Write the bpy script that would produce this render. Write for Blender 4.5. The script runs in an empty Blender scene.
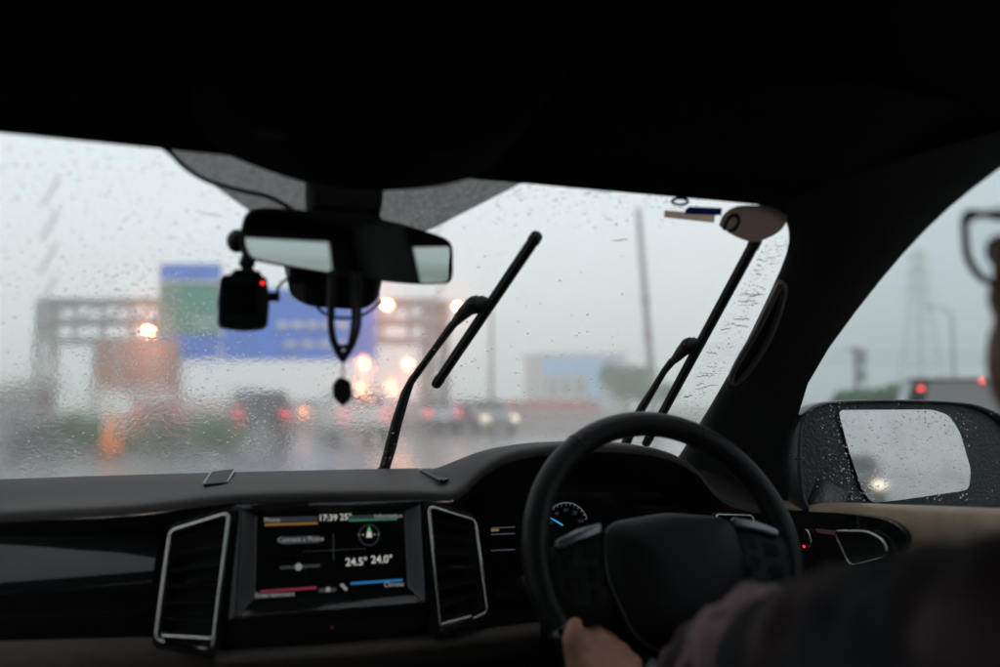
import bpy, bmesh, math, random
from mathutils import Vector, Matrix, Euler
random.seed(7)
SC = bpy.context.scene
COL = SC.collection
R = math.radians
# ------------------------------------------------------------------ camera
YAW, PITCH, F = 19.0, 3.9, 972.2            # degrees, degrees, focal length in photo pixels (35 mm on 36 mm)
cam_d = bpy.data.cameras.new('camera')
cam = bpy.data.objects.new('camera', cam_d)
COL.objects.link(cam)
cam.location = (0, 0, 0)
cam.rotation_euler = (R(90 + PITCH), 0, R(-YAW))
cam_d.lens, cam_d.sensor_width = 35.0, 36.0
cam_d.clip_start, cam_d.clip_end = 0.02, 4000
cam_d.dof.use_dof = True
cam_d.dof.focus_distance = 1.5
cam_d.dof.aperture_fstop = 2.1
cam_d.dof.aperture_blades = 0
SC.camera = cam
# ------------------------------------------------------------------ world: dusk rain, overcast
SUN_EL, SUN_AZ = 38.0, 200.0
world = bpy.data.worlds.new('World')
SC.world = world
world.use_nodes = True
wn, wl = world.node_tree.nodes, world.node_tree.links
wn.clear()
w_out = wn.new('ShaderNodeOutputWorld'); w_bg = wn.new('ShaderNodeBackground')
w_sky = wn.new('ShaderNodeTexSky'); w_sky.sky_type = 'NISHITA'; w_sky.sun_disc = False
w_sky.sun_elevation = R(SUN_EL); w_sky.sun_rotation = R(SUN_AZ)
w_sky.air_density = 2.0; w_sky.dust_density = 6.0; w_sky.ozone_density = 1.0
w_mix = wn.new('ShaderNodeMixRGB'); w_mix.inputs[0].default_value = 0.95      # even cloud deck
w_mix.inputs[2].default_value = (6.95, 7.6, 8.0, 1)
wl.new(w_sky.outputs[0], w_mix.inputs[1]); wl.new(w_mix.outputs[0], w_bg.inputs[0])
w_bg.inputs[1].default_value = 0.15
wl.new(w_bg.outputs[0], w_out.inputs[0])
sun_d = bpy.data.lights.new('sun', 'SUN'); sun_d.energy = 1.2; sun_d.angle = R(40); sun_d.color = (1, .95, .9)
sun = bpy.data.objects.new('sun', sun_d); COL.objects.link(sun)
sun.rotation_euler = (R(90 - SUN_EL), 0, R(180 - SUN_AZ))
SC.view_settings.view_transform = 'Standard'; SC.view_settings.look = 'None'
SC.view_settings.exposure = 0.0; SC.view_settings.gamma = 1.0
SC.view_settings.use_curve_mapping = False
SC.render.engine = 'CYCLES'
cy = SC.cycles
cy.use_denoising = True
try: cy.denoiser = 'OPENIMAGEDENOISE'
except Exception: pass
cy.volume_bounces = 4; cy.transparent_max_bounces = 24; cy.transmission_bounces = 10
cy.glossy_bounces = 5; cy.diffuse_bounces = 4; cy.max_bounces = 14
cy.sample_clamp_indirect = 40.0; cy.sample_clamp_direct = 0.0
cy.caustics_refractive = True; cy.caustics_reflective = False
cy.blur_glossy = 0.5
# ------------------------------------------------------------------ photo geometry helpers
_y, _p = R(YAW), R(PITCH)
FW = Vector((math.sin(_y) * math.cos(_p), math.cos(_y) * math.cos(_p), math.sin(_p)))
RT = Vector((math.cos(_y), -math.sin(_y), 0))
UP = RT.cross(FW)
GZ = -1.45                                   # ground below the camera
XC = 0.19                                    # centreline of the car
def ray(px, py): return FW + RT * ((px - 500) / F) + UP * ((333.5 - py) / F)
def at_y(px, py, y): d = ray(px, py); return d * (y / d.y)
def at_x(px, py, x): d = ray(px, py); return d * (x / d.x)
def at_d(px, py, t): return ray(px, py) * t
def at_plane(px, py, p0, n): d = ray(px, py); return d * (p0.dot(n) / d.dot(n))
def ground(px, t, z=0.0):
    d = ray(px, 400); d = Vector((d.x, d.y, 0)); k = t / (d.x * FW.x + d.y * FW.y)
    return Vector((d.x * k, d.y * k, GZ + z))
def mir(v): return Vector((2 * XC - v[0], v[1], v[2]))
def wsy(x, z): return 1.0 + (.24 - z) * 1.83 - .12 * ((x - XC) / .7) ** 2
def wsn(x, z):
    n = Vector((.24 * (x - XC) / .49, 1, 1.83)); return n.normalized()
def wsp(x, z, off=0.0):
    p = Vector((x, wsy(x, z), z)); return p + wsn(x, z) * off
def ws(px, py, off=0.0):                      # photo pixel -> point on the windscreen
    d = ray(px, py); t = 1.2
    for _ in range(50):
        P = d * t; t += (wsy(P.x, P.z) - P.y) / (d.y + 1.83 * d.z) * .8
    P = d * t
    return d * (t + off / d.dot(wsn(P.x, P.z)))
def side_at(px, py):                          # photo pixel -> plane of the right door glass
    d = ray(px, py); t = .881 / (d.x + .35 * d.z); return d * t
def sidex(z): return .93 - .35 * (z + .14)
# ------------------------------------------------------------------ object helpers
def tag(o, label=None, cat=None, group=None, kind=None):
    if label: o['label'] = label
    if cat: o['category'] = cat
    if group: o['group'] = group
    if kind: o['kind'] = kind
    return o
def empty(name, loc=(0, 0, 0), label=None, cat=None, group=None):
    o = bpy.data.objects.new(name, None); COL.objects.link(o); o.location = loc; o.empty_display_size = .2
    return tag(o, label, cat, group)
def link(o, parent=None):
    COL.objects.link(o)
    if parent is not None:
        o.parent = parent
        if parent.parent is None and parent.type == 'EMPTY': o.matrix_parent_inverse = Matrix.Translation(-parent.location)
    return o
def mesh(name, vs, fs, mat, parent=None, smooth=False, bev=0, seg=2, sub=0, solid=0, edges=None):
    me = bpy.data.meshes.new(name)
    me.from_pydata([tuple(v) for v in vs], edges or [], fs); me.update()
    bm = bmesh.new(); bm.from_mesh(me); bmesh.ops.recalc_face_normals(bm, faces=bm.faces); bm.to_mesh(me); bm.free()
    if smooth:
        for p in me.polygons: p.use_smooth = True
    o = bpy.data.objects.new(name, me)
    if mat is not None: me.materials.append(mat)
    link(o, parent)
    if solid:
        m = o.modifiers.new('s', 'SOLIDIFY'); m.thickness = solid; m.offset = 0
    if bev:
        m = o.modifiers.new('b', 'BEVEL'); m.width = bev; m.segments = seg; m.limit_method = 'ANGLE'; m.angle_limit = R(40)
        for p in me.polygons: p.use_smooth = True
        w = o.modifiers.new('w', 'WEIGHTED_NORMAL')
    if sub:
        m = o.modifiers.new('u', 'SUBSURF'); m.levels = m.render_levels = sub
    return o
class MB:
    def __init__(s): s.v, s.f = [], []
    def add(s, vs, fs):
        n = len(s.v); s.v += [Vector(v) for v in vs]; s.f += [tuple(i + n for i in f) for f in fs]; return s
    def box(s, c, d, m=None):
        vs = [Vector((c[0] + sx * d[0] / 2, c[1] + sy * d[1] / 2, c[2] + sz * d[2] / 2)) for sx in (-1, 1) for sy in (-1, 1) for sz in (-1, 1)]
        if m is not None: vs = [m @ v for v in vs]
        return s.add(vs, [(0, 1, 3, 2), (4, 6, 7, 5), (0, 4, 5, 1), (2, 3, 7, 6), (0, 2, 6, 4), (1, 5, 7, 3)])
    def tube(s, pts, r, n=8, closed=False, flat=1.0):
        pts = [Vector(p) for p in pts]; L = len(pts)
        rs = r if isinstance(r, (list, tuple)) else [r] * L
        prev = None; rings = []
        for i, p in enumerate(pts):
            if closed: t = pts[(i + 1) % L] - pts[i - 1]
            else: t = pts[min(i + 1, L - 1)] - pts[max(i - 1, 0)]
            t.normalize()
            if prev is None:
                a = Vector((0, 0, 1)) if abs(t.z) < .9 else Vector((1, 0, 0))
                u = t.cross(a).normalized()
            else: u = (prev - t * prev.dot(t)).normalized()
            prev = u; w = t.cross(u)
            rings.append([p + (u * math.cos(k * 2 * math.pi / n) + w * math.sin(k * 2 * math.pi / n) * flat) * rs[i] for k in range(n)])
        base = len(s.v)
        for ring in rings: s.v += ring
        m = L if closed else L - 1
        for i in range(m):
            a, b = base + i * n, base + ((i + 1) % L) * n
            for k in range(n): s.f.append((a + k, a + (k + 1) % n, b + (k + 1) % n, b + k))
        if not closed:
            s.f.append(tuple(base + k for k in range(n))[::-1]); s.f.append(tuple(base + (L - 1) * n + k for k in range(n)))
        return s
    def slab(s, poly, off):                     # polygon extruded by vector off
        n = len(poly); off = Vector(off)
        vs = [Vector(p) for p in poly] + [Vector(p) + off for p in poly]
        fs = [tuple(range(n)), tuple(range(2 * n - 1, n - 1, -1))] + [(i, (i + 1) % n, (i + 1) % n + n, i + n) for i in range(n)]
        return s.add(vs, fs)
    def ball(s, c, r, n=12, m=8):
        r = r if isinstance(r, (tuple, list)) else (r, r, r); c = Vector(c)
        vs = [c + Vector((0, 0, r[2]))]
        for i in range(1, m):
            a = math.pi * i / m
            for k in range(n):
                b = 2 * math.pi * k / n
                vs.append(c + Vector((r[0] * math.sin(a) * math.cos(b), r[1] * math.sin(a) * math.sin(b), r[2] * math.cos(a))))
        vs.append(c - Vector((0, 0, r[2])))
        fs = [(0, 1 + k, 1 + (k + 1) % n) for k in range(n)]
        for i in range(m - 2):
            for k in range(n):
                a, b = 1 + i * n, 1 + (i + 1) * n
                fs.append((a + k, b + k, b + (k + 1) % n, a + (k + 1) % n))
        e = len(vs) - 1; a = 1 + (m - 2) * n
        fs += [(a + k, e, a + (k + 1) % n) for k in range(n)]
        return s.add(vs, fs)
    def capsule(s, p0, r0, p1, r1, n=14):
        p0, p1 = Vector(p0), Vector(p1); t = (p1 - p0).normalized()
        pts, rs = [], []
        for a in (80, 55, 30): pts.append(p0 - t * r0 * math.sin(R(a))); rs.append(r0 * math.cos(R(a)))
        pts += [p0, p1]; rs += [r0, r1]
        for a in (30, 55, 80): pts.append(p1 + t * r1 * math.sin(R(a))); rs.append(r1 * math.cos(R(a)))
        return s.tube(pts, rs, n)
    def build(s, name, mat, parent=None, **k): return mesh(name, s.v, s.f, mat, parent, **k)
def grid(rows, wrap=False):
    n = len(rows[0]); vs = [v for r in rows for v in r]; fs = []
    for i in range(len(rows) - 1):
        for k in range(n if wrap else n - 1):
            fs.append((i * n + k, i * n + (k + 1) % n, (i + 1) * n + (k + 1) % n, (i + 1) * n + k))
    return vs, fs
def rounded(poly, r, n=5):
    out = []; L = len(poly); poly = [Vector(p) for p in poly]
    for i, p in enumerate(poly):
        a, b = poly[i - 1] - p, poly[(i + 1) % L] - p
        ri = r[i] if isinstance(r, (list, tuple)) else r
        p0 = p + a.normalized() * min(ri, a.length * .48); p1 = p + b.normalized() * min(ri, b.length * .48)
        for k in range(n + 1):
            t = k / n; out.append(p0 * (1 - t) ** 2 + p * 2 * t * (1 - t) + p1 * t * t)
    return out
def smooth_line(pts, n=6):                       # Catmull-Rom
    pts = [Vector(p) for p in pts]; out = []
    for i in range(len(pts) - 1):
        p0, p1, p2, p3 = pts[max(i - 1, 0)], pts[i], pts[i + 1], pts[min(i + 2, len(pts) - 1)]
        for k in range(n):
            t = k / n
            out.append(.5 * ((2 * p1) + (p2 - p0) * t + (2 * p0 - 5 * p1 + 4 * p2 - p3) * t * t + (3 * p1 - p0 - 3 * p2 + p3) * t ** 3))
    out.append(pts[-1]); return out
def copy_tree(o, parent=None):
    c = o.copy(); COL.objects.link(c); c.parent = parent
    for ch in list(o.children): copy_tree(ch, c)
    return c
# ------------------------------------------------------------------ materials
def newmat(name):
    m = bpy.data.materials.new(name); m.use_nodes = True
    return m, m.node_tree.nodes, m.node_tree.links, m.node_tree.nodes['Principled BSDF']
def mat(name, col, rough=.5, metal=0.0, spec=.5, var=.15, scale=40, bump=0.0, bscale=400, coat=0.0, emit=None, es=0.0):
    m, n, l, b = newmat(name)
    b.inputs['Roughness'].default_value = rough; b.inputs['Metallic'].default_value = metal
    b.inputs['Specular IOR Level'].default_value = spec; b.inputs['Coat Weight'].default_value = coat
    b.inputs['Coat Roughness'].default_value = .05
    tc = n.new('ShaderNodeTexCoord')
    nz = n.new('ShaderNodeTexNoise'); nz.inputs['Scale'].default_value = scale; nz.inputs['Detail'].default_value = 5
    l.new(tc.outputs['Object'], nz.inputs['Vector'])
    rp = n.new('ShaderNodeValToRGB')
    rp.color_ramp.elements[0].color = (*[c * (1 - var) for c in col], 1); rp.color_ramp.elements[0].position = .3
    rp.color_ramp.elements[1].color = (*[min(1, c * (1 + var)) for c in col], 1); rp.color_ramp.elements[1].position = .7
    l.new(nz.outputs['Fac'], rp.inputs[0]); l.new(rp.outputs[0], b.inputs['Base Color'])
    if bump:
        n2 = n.new('ShaderNodeTexNoise'); n2.inputs['Scale'].default_value = bscale; n2.inputs['Detail'].default_value = 3
        l.new(tc.outputs['Object'], n2.inputs['Vector'])
        bp = n.new('ShaderNodeBump'); bp.inputs['Strength'].default_value = bump; bp.inputs['Distance'].default_value = .002
        l.new(n2.outputs['Fac'], bp.inputs['Height']); l.new(bp.outputs[0], b.inputs['Normal'])
    if emit:
        b.inputs['Emission Color'].default_value = (*emit, 1); b.inputs['Emission Strength'].default_value = es
    return m
def glow(name, col, s):
    m, n, l, b = newmat(name)
    b.inputs['Base Color'].default_value = (.02, .02, .02, 1); b.inputs['Roughness'].default_value = .4
    b.inputs['Emission Color'].default_value = (*col, 1); b.inputs['Emission Strength'].default_value = s
    return m
M = {}
M['headliner'] = mat('black headliner cloth', (.012, .012, .013), .95, spec=.1, bump=.3, bscale=900)
M['soft'] = mat('charcoal soft dash plastic', (.0215, .017, .0168), .6, spec=.22, bump=.5, bscale=700)
M['dark'] = mat('black hard plastic', (.0036, .0034, .0038), .5, spec=.11, bump=.2, bscale=600)
M['pillar'] = mat('black pillar trim', (.012, .0115, .012), .7, spec=.25, bump=.2, bscale=600)
M['gloss'] = mat('piano black lacquer', (.006, .006, .007), .09, spec=.32, var=.05)
M['satin'] = mat('satin trim with painted reflection', (.085, .085, .09), .35, spec=.5)  # grey base lightened to stand in for window reflections on the bezel sides
M['chrome'] = mat('satin chrome', (.50, .48, .455), .12, metal=1, var=.05)
M['silver'] = mat('satin silver paint', (.16, .16, .165), .35, metal=.8, var=.05)
M['leather'] = mat('black wheel leather', (.0040, .0038, .0040), .40, spec=.17, bump=.5, bscale=350)
M['cream'] = mat('tan door vinyl', (.27, .19, .125), .55, spec=.3, bump=.3, bscale=500)
M['brownstrip'] = mat('brown lower dash vinyl', (.055, .041, .030), .6, spec=.3, bump=.3, bscale=500)
M['rubber'] = mat('wiper rubber and black paint', (.006, .006, .0065), .6, spec=.15)
M['grip'] = mat('dark pillar grip', (.15, .12, .112), .45, spec=.4)
M['mirror'] = mat('mirror silver', (.80, .84, .80), .015, metal=1, var=.0)
M['camplastic'] = mat('matt black camera plastic', (.010, .010, .011), .6, spec=.25)
M['screen'] = mat('dark glass display', (.004, .004, .005), .08, spec=.5, var=.0)
M['navy'] = mat('navy blue print', (.010, .035, .16), .5)
M['beige'] = mat('beige paper', (.45, .38, .31), .8)
M['brownpaper'] = mat('brown paper back', (.20, .145, .115), .85, var=.1)
M['skin'] = mat('skin', (.36, .17, .115), .5, spec=.35, var=.12, scale=60, bump=.2, bscale=500)
M['hair'] = mat('black hair', (.008, .007, .007), .5)
M['trouser'] = mat('dark trousers', (.02, .022, .03), .9)
M['beads'] = mat('dark brown amulet', (.012, .008, .007), .6)
M['paint_dark'] = mat('dark grey car paint', (.05, .055, .065), .3, metal=.2, coat=.6, var=.05)
def emis(c, s): return glow('lit %s' % (c,), c, s)
M['e_white'] = glow('screen white', (.95, .92, .85), .48)
M['e_amber'] = glow('screen amber', (.75, .40, .10), .24)
M['e_green'] = glow('screen green', (.05, .60, .30), .28)
M['e_red'] = glow('screen red', (.65, .06, .14), .26)
M['e_blue'] = glow('screen blue', (.04, .32, .80), .40)
M['e_grey'] = glow('screen grey', (.35, .38, .45), .065)
M['e_dim'] = glow('screen dim', (.75, .75, .75), .26)
M['dial'] = glow('dial print', (.7, .75, .8), .16)
M['needle'] = glow('lit needle', (.03, .45, .95), .8)
M['led'] = glow('red indicator', (1, .02, .03), 2.5)
def paper(name, col):
    m, n, l, b = newmat(name); out = n['Material Output']
    b.inputs['Base Color'].default_value = (*col, 1); b.inputs['Roughness'].default_value = .8
    tl = n.new('ShaderNodeBsdfTranslucent'); tl.inputs[0].default_value = (*col, 1)
    nz = n.new('ShaderNodeTexNoise'); nz.inputs['Scale'].default_value = 60; mr = n.new('ShaderNodeMapRange'); mr.inputs['To Min'].default_value = .45; mr.inputs['To Max'].default_value = .6
    l.new(nz.outputs['Fac'], mr.inputs['Value'])
    mx = n.new('ShaderNodeMixShader'); l.new(mr.outputs[0], mx.inputs[0]); l.new(b.outputs[0], mx.inputs[1]); l.new(tl.outputs[0], mx.inputs[2]); l.new(mx.outputs[0], out.inputs['Surface'])
    return m
M['navy'] = paper('navy blue print', (.012, .07, .30)); M['beige'] = paper('beige paper', (.80, .68, .60)); M['brownpaper'] = paper('brown paper', (.44, .36, .325))
# shirt: faded plaid
def plaid():
    m, n, l, b = newmat('plaid cotton')
    tc = n.new('ShaderNodeTexCoord'); b.inputs['Roughness'].default_value = .9; b.inputs['Specular IOR Level'].default_value = .15
    nz = n.new('ShaderNodeTexNoise'); nz.inputs['Scale'].default_value = 13; nz.inputs['Detail'].default_value = 1
    l.new(tc.outputs['Object'], nz.inputs['Vector'])
    rp = n.new('ShaderNodeValToRGB'); e = rp.color_ramp.elements
    rp.color_ramp.interpolation = 'EASE'
    e[0].color = (.026, .024, .027, 1); e[0].position = .45
    e[1].color = (.10, .068, .072, 1); e[1].position = .70
    x = rp.color_ramp.elements.new(.56); x.color = (.045, .028, .031, 1)
    l.new(nz.outputs['Fac'], rp.inputs[0])
    w = n.new('ShaderNodeTexWave'); w.inputs['Scale'].default_value = 9; w.bands_direction = 'Y'; l.new(tc.outputs['Object'], w.inputs['Vector'])
    mx = n.new('ShaderNodeMixRGB'); mx.blend_type = 'MULTIPLY'; mx.inputs[0].default_value = .12
    l.new(rp.outputs[0], mx.inputs[1]); l.new(w.outputs['Color'], mx.inputs[2]); l.new(mx.outputs[0], b.inputs['Base Color'])
    return m
M['shirt'] = plaid()
# glass
def thin_glass(name, tint, wet=0.0, gl=.6):
    m, n, l, b = newmat(name); n.remove(b); out = n['Material Output']
    tr = n.new('ShaderNodeBsdfTransparent'); tr.inputs[0].default_value = (*tint, 1)
    go = n.new('ShaderNodeBsdfGlossy'); go.inputs['Roughness'].default_value = .03
    ge = n.new('ShaderNodeNewGeometry'); dt = n.new('ShaderNodeVectorMath'); dt.operation = 'DOT_PRODUCT'
    l.new(ge.outputs['Incoming'], dt.inputs[0]); l.new(ge.outputs['Normal'], dt.inputs[1])
    def mth(o, a, b=0.0, c=0.0):
        q = n.new('ShaderNodeMath'); q.operation = o
        for k, x in enumerate((a, b, c)):
            if isinstance(x, (int, float)): q.inputs[k].default_value = x
            else: l.new(x, q.inputs[k])
        return q
    cs = mth('ABSOLUTE', dt.outputs['Value']); om = mth('SUBTRACT', 1.0, cs.outputs[0]); pw = mth('POWER', om.outputs[0], 5.0)
    mu = mth('MULTIPLY_ADD', pw.outputs[0], .9 * gl, .04 * gl)      # Schlick reflection of a thin pane, same from both sides
    mx = n.new('ShaderNodeMixShader'); l.new(mu.outputs[0], mx.inputs[0]); l.new(go.outputs[0], mx.inputs[2])
    base = tr.outputs[0]
    l.new(base, mx.inputs[1]); l.new(mx.outputs[0], out.inputs['Surface'])
    return m
M['windscreen'] = thin_glass('windscreen glass', (.97, .985, .985), gl=.35)
M['sideglass'] = thin_glass('tinted door glass', (.70, .75, .77), gl=.10)
M['lens'] = thin_glass('spectacle lens', (.93, .95, .96), gl=.5)
def film(inner):
    m, n, l, b = newmat('water film inside' if inner else 'water film outside'); n.remove(b); out = n['Material Output']
    rf = n.new('ShaderNodeBsdfRefraction'); rf.inputs['IOR'].default_value = 1.33; rf.inputs['Roughness'].default_value = 0.0
    l.new(rf.outputs[0], out.inputs['Surface'])
    if inner: return m
    geo = n.new('ShaderNodeNewGeometry')
    mp = n.new('ShaderNodeMapping'); mp.inputs['Scale'].default_value = (1.0, .5, 1.0); l.new(geo.outputs['Position'], mp.inputs['Vector'])
    def noise(sc, det, dist=0.0):
        q = n.new('ShaderNodeTexNoise'); q.inputs['Scale'].default_value = sc; q.inputs['Detail'].default_value = det; q.inputs['Distortion'].default_value = dist
        l.new(mp.outputs[0], q.inputs['Vector']); return q.outputs['Fac']
    def rng(v, a, b_, c, d):
        q = n.new('ShaderNodeMapRange'); q.interpolation_type = 'SMOOTHSTEP'
        for k, x in zip(('From Min', 'From Max', 'To Min', 'To Max'), (a, b_, c, d)): q.inputs[k].default_value = x
        l.new(v, q.inputs['Value']); return q.outputs[0]
    def op(o, a, b_):
        q = n.new('ShaderNodeMath'); q.operation = o
        for k, x in enumerate((a, b_)):
            if isinstance(x, (int, float)): q.inputs[k].default_value = x
            else: l.new(x, q.inputs[k])
        return q.outputs[0]
    sp = n.new('ShaderNodeSeparateXYZ'); l.new(geo.outputs['Position'], sp.inputs[0])
    # ripples: the blades leave the low and passenger-side glass wettest; patchy
    low = rng(sp.outputs['Z'], .16, -.11, FILM_TOP, 1.0); lft = rng(sp.outputs['X'], .66, .10, .42, 1.0)
    patch = rng(noise(9, 5, .6), .38, .62, .30, 1.0)
    mask = op('MULTIPLY', op('MULTIPLY', low, lft), patch)
    h = op('ADD', noise(80, 4, 1.2), op('MULTIPLY', noise(260, 3, .6), .5))
    bp = n.new('ShaderNodeBump'); bp.inputs['Distance'].default_value = FILM_AMP; l.new(h, bp.inputs['Height']); l.new(mask, bp.inputs['Strength'])
    l.new(bp.outputs[0], rf.inputs['Normal'])
    l.new(op('MULTIPLY', mask, FILM_ROUGH), rf.inputs['Roughness'])
    fine = n.new('ShaderNodeBsdfRefraction'); fine.inputs['IOR'].default_value = 1.33; fine.inputs['Roughness'].default_value = .20   # mist of droplets too fine to see
    mxs = n.new('ShaderNodeMixShader'); mxs.inputs[0].default_value = FILM_MIST; l.new(rf.outputs[0], mxs.inputs[1]); l.new(fine.outputs[0], mxs.inputs[2]); l.new(mxs.outputs[0], out.inputs['Surface'])
    return m
FILM_TOP, FILM_AMP, FILM_ROUGH, FILM_MIST = .06, .00025, .045, .08
M['film_in'], M['film_out'] = film(True), film(False)
def water():
    m, n, l, b = newmat('rain water')
    b.inputs['Base Color'].default_value = (1, 1, 1, 1); b.inputs['Roughness'].default_value = 0.0
    b.inputs['IOR'].default_value = 1.33; b.inputs['Transmission Weight'].default_value = 1.0
    return m
M['water'] = water()
def frit():
    m, n, l, b = newmat('printed dot band'); n.remove(b); out = n['Material Output']
    tr = n.new('ShaderNodeBsdfTransparent'); df = n.new('ShaderNodeBsdfDiffuse'); df.inputs[0].default_value = (.02, .02, .02, 1)
    geo = n.new('ShaderNodeNewGeometry'); nz = n.new('ShaderNodeTexNoise'); nz.inputs['Scale'].default_value = 260; nz.inputs['Detail'].default_value = 2
    l.new(geo.outputs['Position'], nz.inputs['Vector'])
    mr = n.new('ShaderNodeMapRange'); mr.inputs['From Min'].default_value = .3; mr.inputs['From Max'].default_value = .7
    mr.inputs['To Min'].default_value = .80; mr.inputs['To Max'].default_value = .90; l.new(nz.outputs['Fac'], mr.inputs['Value'])
    mx = n.new('ShaderNodeMixShader'); l.new(mr.outputs[0], mx.inputs[0]); l.new(tr.outputs[0], mx.inputs[1]); l.new(df.outputs[0], mx.inputs[2])
    l.new(mx.outputs[0], out.inputs['Surface']); return m
M['frit'] = frit()
# ================================================================== OUTDOORS: the setting
def road_mat():
    m, n, l, b = newmat('wet concrete road'); tc = n.new('ShaderNodeTexCoord')
    nz = n.new('ShaderNodeTexNoise'); nz.inputs['Scale'].default_value = .6; nz.inputs['Detail'].default_value = 8; l.new(tc.outputs['Object'], nz.inputs['Vector'])
    rp = n.new('ShaderNodeValToRGB'); rp.color_ramp.elements[0].color = (.13, .128, .127, 1); rp.color_ramp.elements[1].color = (.20, .195, .192, 1)
    l.new(nz.outputs['Fac'], rp.inputs[0]); l.new(rp.outputs[0], b.inputs['Base Color'])
    mr = n.new('ShaderNodeMapRange'); mr.inputs['From Min'].default_value = .35; mr.inputs['From Max'].default_value = .65
    mr.inputs['To Min'].default_value = .12; mr.inputs['To Max'].default_value = .34; l.new(nz.outputs['Fac'], mr.inputs['Value']); l.new(mr.outputs[0], b.inputs['Roughness'])
    n2 = n.new('ShaderNodeTexNoise'); n2.inputs['Scale'].default_value = 9; n2.inputs['Detail'].default_value = 4; l.new(tc.outputs['Object'], n2.inputs['Vector'])
    bp = n.new('ShaderNodeBump'); bp.inputs['Strength'].default_value = .25; bp.inputs['Distance'].default_value = .03; l.new(n2.outputs['Fac'], bp.inputs['Height']); l.new(bp.outputs[0], b.inputs['Normal'])
    return m
M['road'] = road_mat()
M['verge'] = mat('wet verge grass', (.09, .115, .065), .9, var=.4, scale=.5)
M['paint'] = mat('road paint', (.62, .62, .60), .5, scale=3)
M['concrete'] = mat('wet concrete', (.30, .29, .28), .7, scale=2)
M['steel'] = mat('galvanised steel', (.24, .235, .23), .5, metal=.3, scale=5)
M['redpaint'] = mat('faded red barrier paint', (.42, .17, .16), .6, scale=2)
M['leaf'] = mat('wet leaves', (.07, .165, .04), .6, var=.5, scale=1.5)
M['bark'] = mat('bark', (.08, .06, .045), .9, scale=6)
def sheet(name, x0, x1, y0, y1, z, m, parent=None):
    return mesh(name, [(x0, y0, z), (x1, y0, z), (x1, y1, z), (x0, y1, z)], [(0, 1, 2, 3)], m, parent)
tag(sheet('ground', -900, 900, -700, 1500, GZ - .012, M['verge']), 'flat wet ground beside the highway', kind='structure')
road = tag(sheet('road', -6.2, 22, -400, 900, GZ, M['road']), 'wet grey concrete highway', kind='structure')
for lane in (-2.6, 1.1, 4.8, 8.5, 15.3, 18.8):
    for k in range(14):
        y0 = -24 + k * 9.0
        sheet('lane_marking', lane - .07, lane + .07, y0, y0 + 3.0, GZ + .004, M['paint'], road)
for x in (-6.0, 21.8):
    sheet('edge_line', x - .08, x + .08, -200, 400, GZ + .004, M['paint'], road)
# concrete median barrier with red top rail, in sections
def barrier(p0, p1, label):
    p0, p1 = Vector(p0), Vector(p1); L = (p1 - p0).length; n = int(L / 4)
    root = empty('barrier', p0, label, 'barrier')
    d = (p1 - p0) / n; s = Vector((-d.y, d.x, 0)).normalized()
    for i in range(n):
        a, b = p0 + d * i + d * .01, p0 + d * (i + 1) - d * .01
        prof = [(.30, 0), (.30, .12), (.13, .42), (.10, .85), (-.10, .85), (-.13, .42), (-.30, .12), (-.30, 0)]
        MB().slab([a + s * u + Vector((0, 0, v)) for u, v in prof], b - a).build('concrete_section', M['concrete'], root)
        MB().slab([a + s * u + Vector((0, 0, v)) for u, v in ((-.04, .95), (.04, .95), (.04, 1.4), (-.04, 1.4))], b - a).build('rail', M['redpaint'], root)
        MB().box((a.x, a.y, a.z + 1.05), (.08, .08, .42)).build('rail_post', M['steel'], root)
barrier(ground(180, 62), ground(600, 46), 'concrete median barrier with a red top rail beyond the traffic')
# vehicles -----------------------------------------------------------------
def wheel(parent, x, y, r=.32, w=.2):
    m = MB(); n = 18
    prof = [(-w / 2, r * .62), (-w / 2, r * .95), (-w * .4, r), (w * .4, r), (w / 2, r * .95), (w / 2, r * .62)]
    rows = [[Vector((x + u, y + v * math.cos(2 * math.pi * k / n), r + v * math.sin(2 * math.pi * k / n))) for k in range(n)] for u, v in prof]
    vs, fs = grid(rows, True); m.add(vs, fs); t = m.build('wheel', M['rubber'], parent, smooth=True)
    m = MB(); m.tube([(x - w * .45, y, r), (x + w * .45, y, r)], r * .6, 12); m.build('rim', M['silver'], t)
GLASSY = mat('dark car window', (.02, .024, .028), .08, spec=.6)
TAIL = glow('red tail lamp', (1.0, .07, .11), 2.0)
TAIL_O = glow('orange tail lamp', (1.0, .30, .10), 7.0)
HEAD = glow('headlamp', (1.0, .86, .62), 2.4)
OFFL = mat('unlit lamp', (.5, .5, .5), .2)
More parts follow.
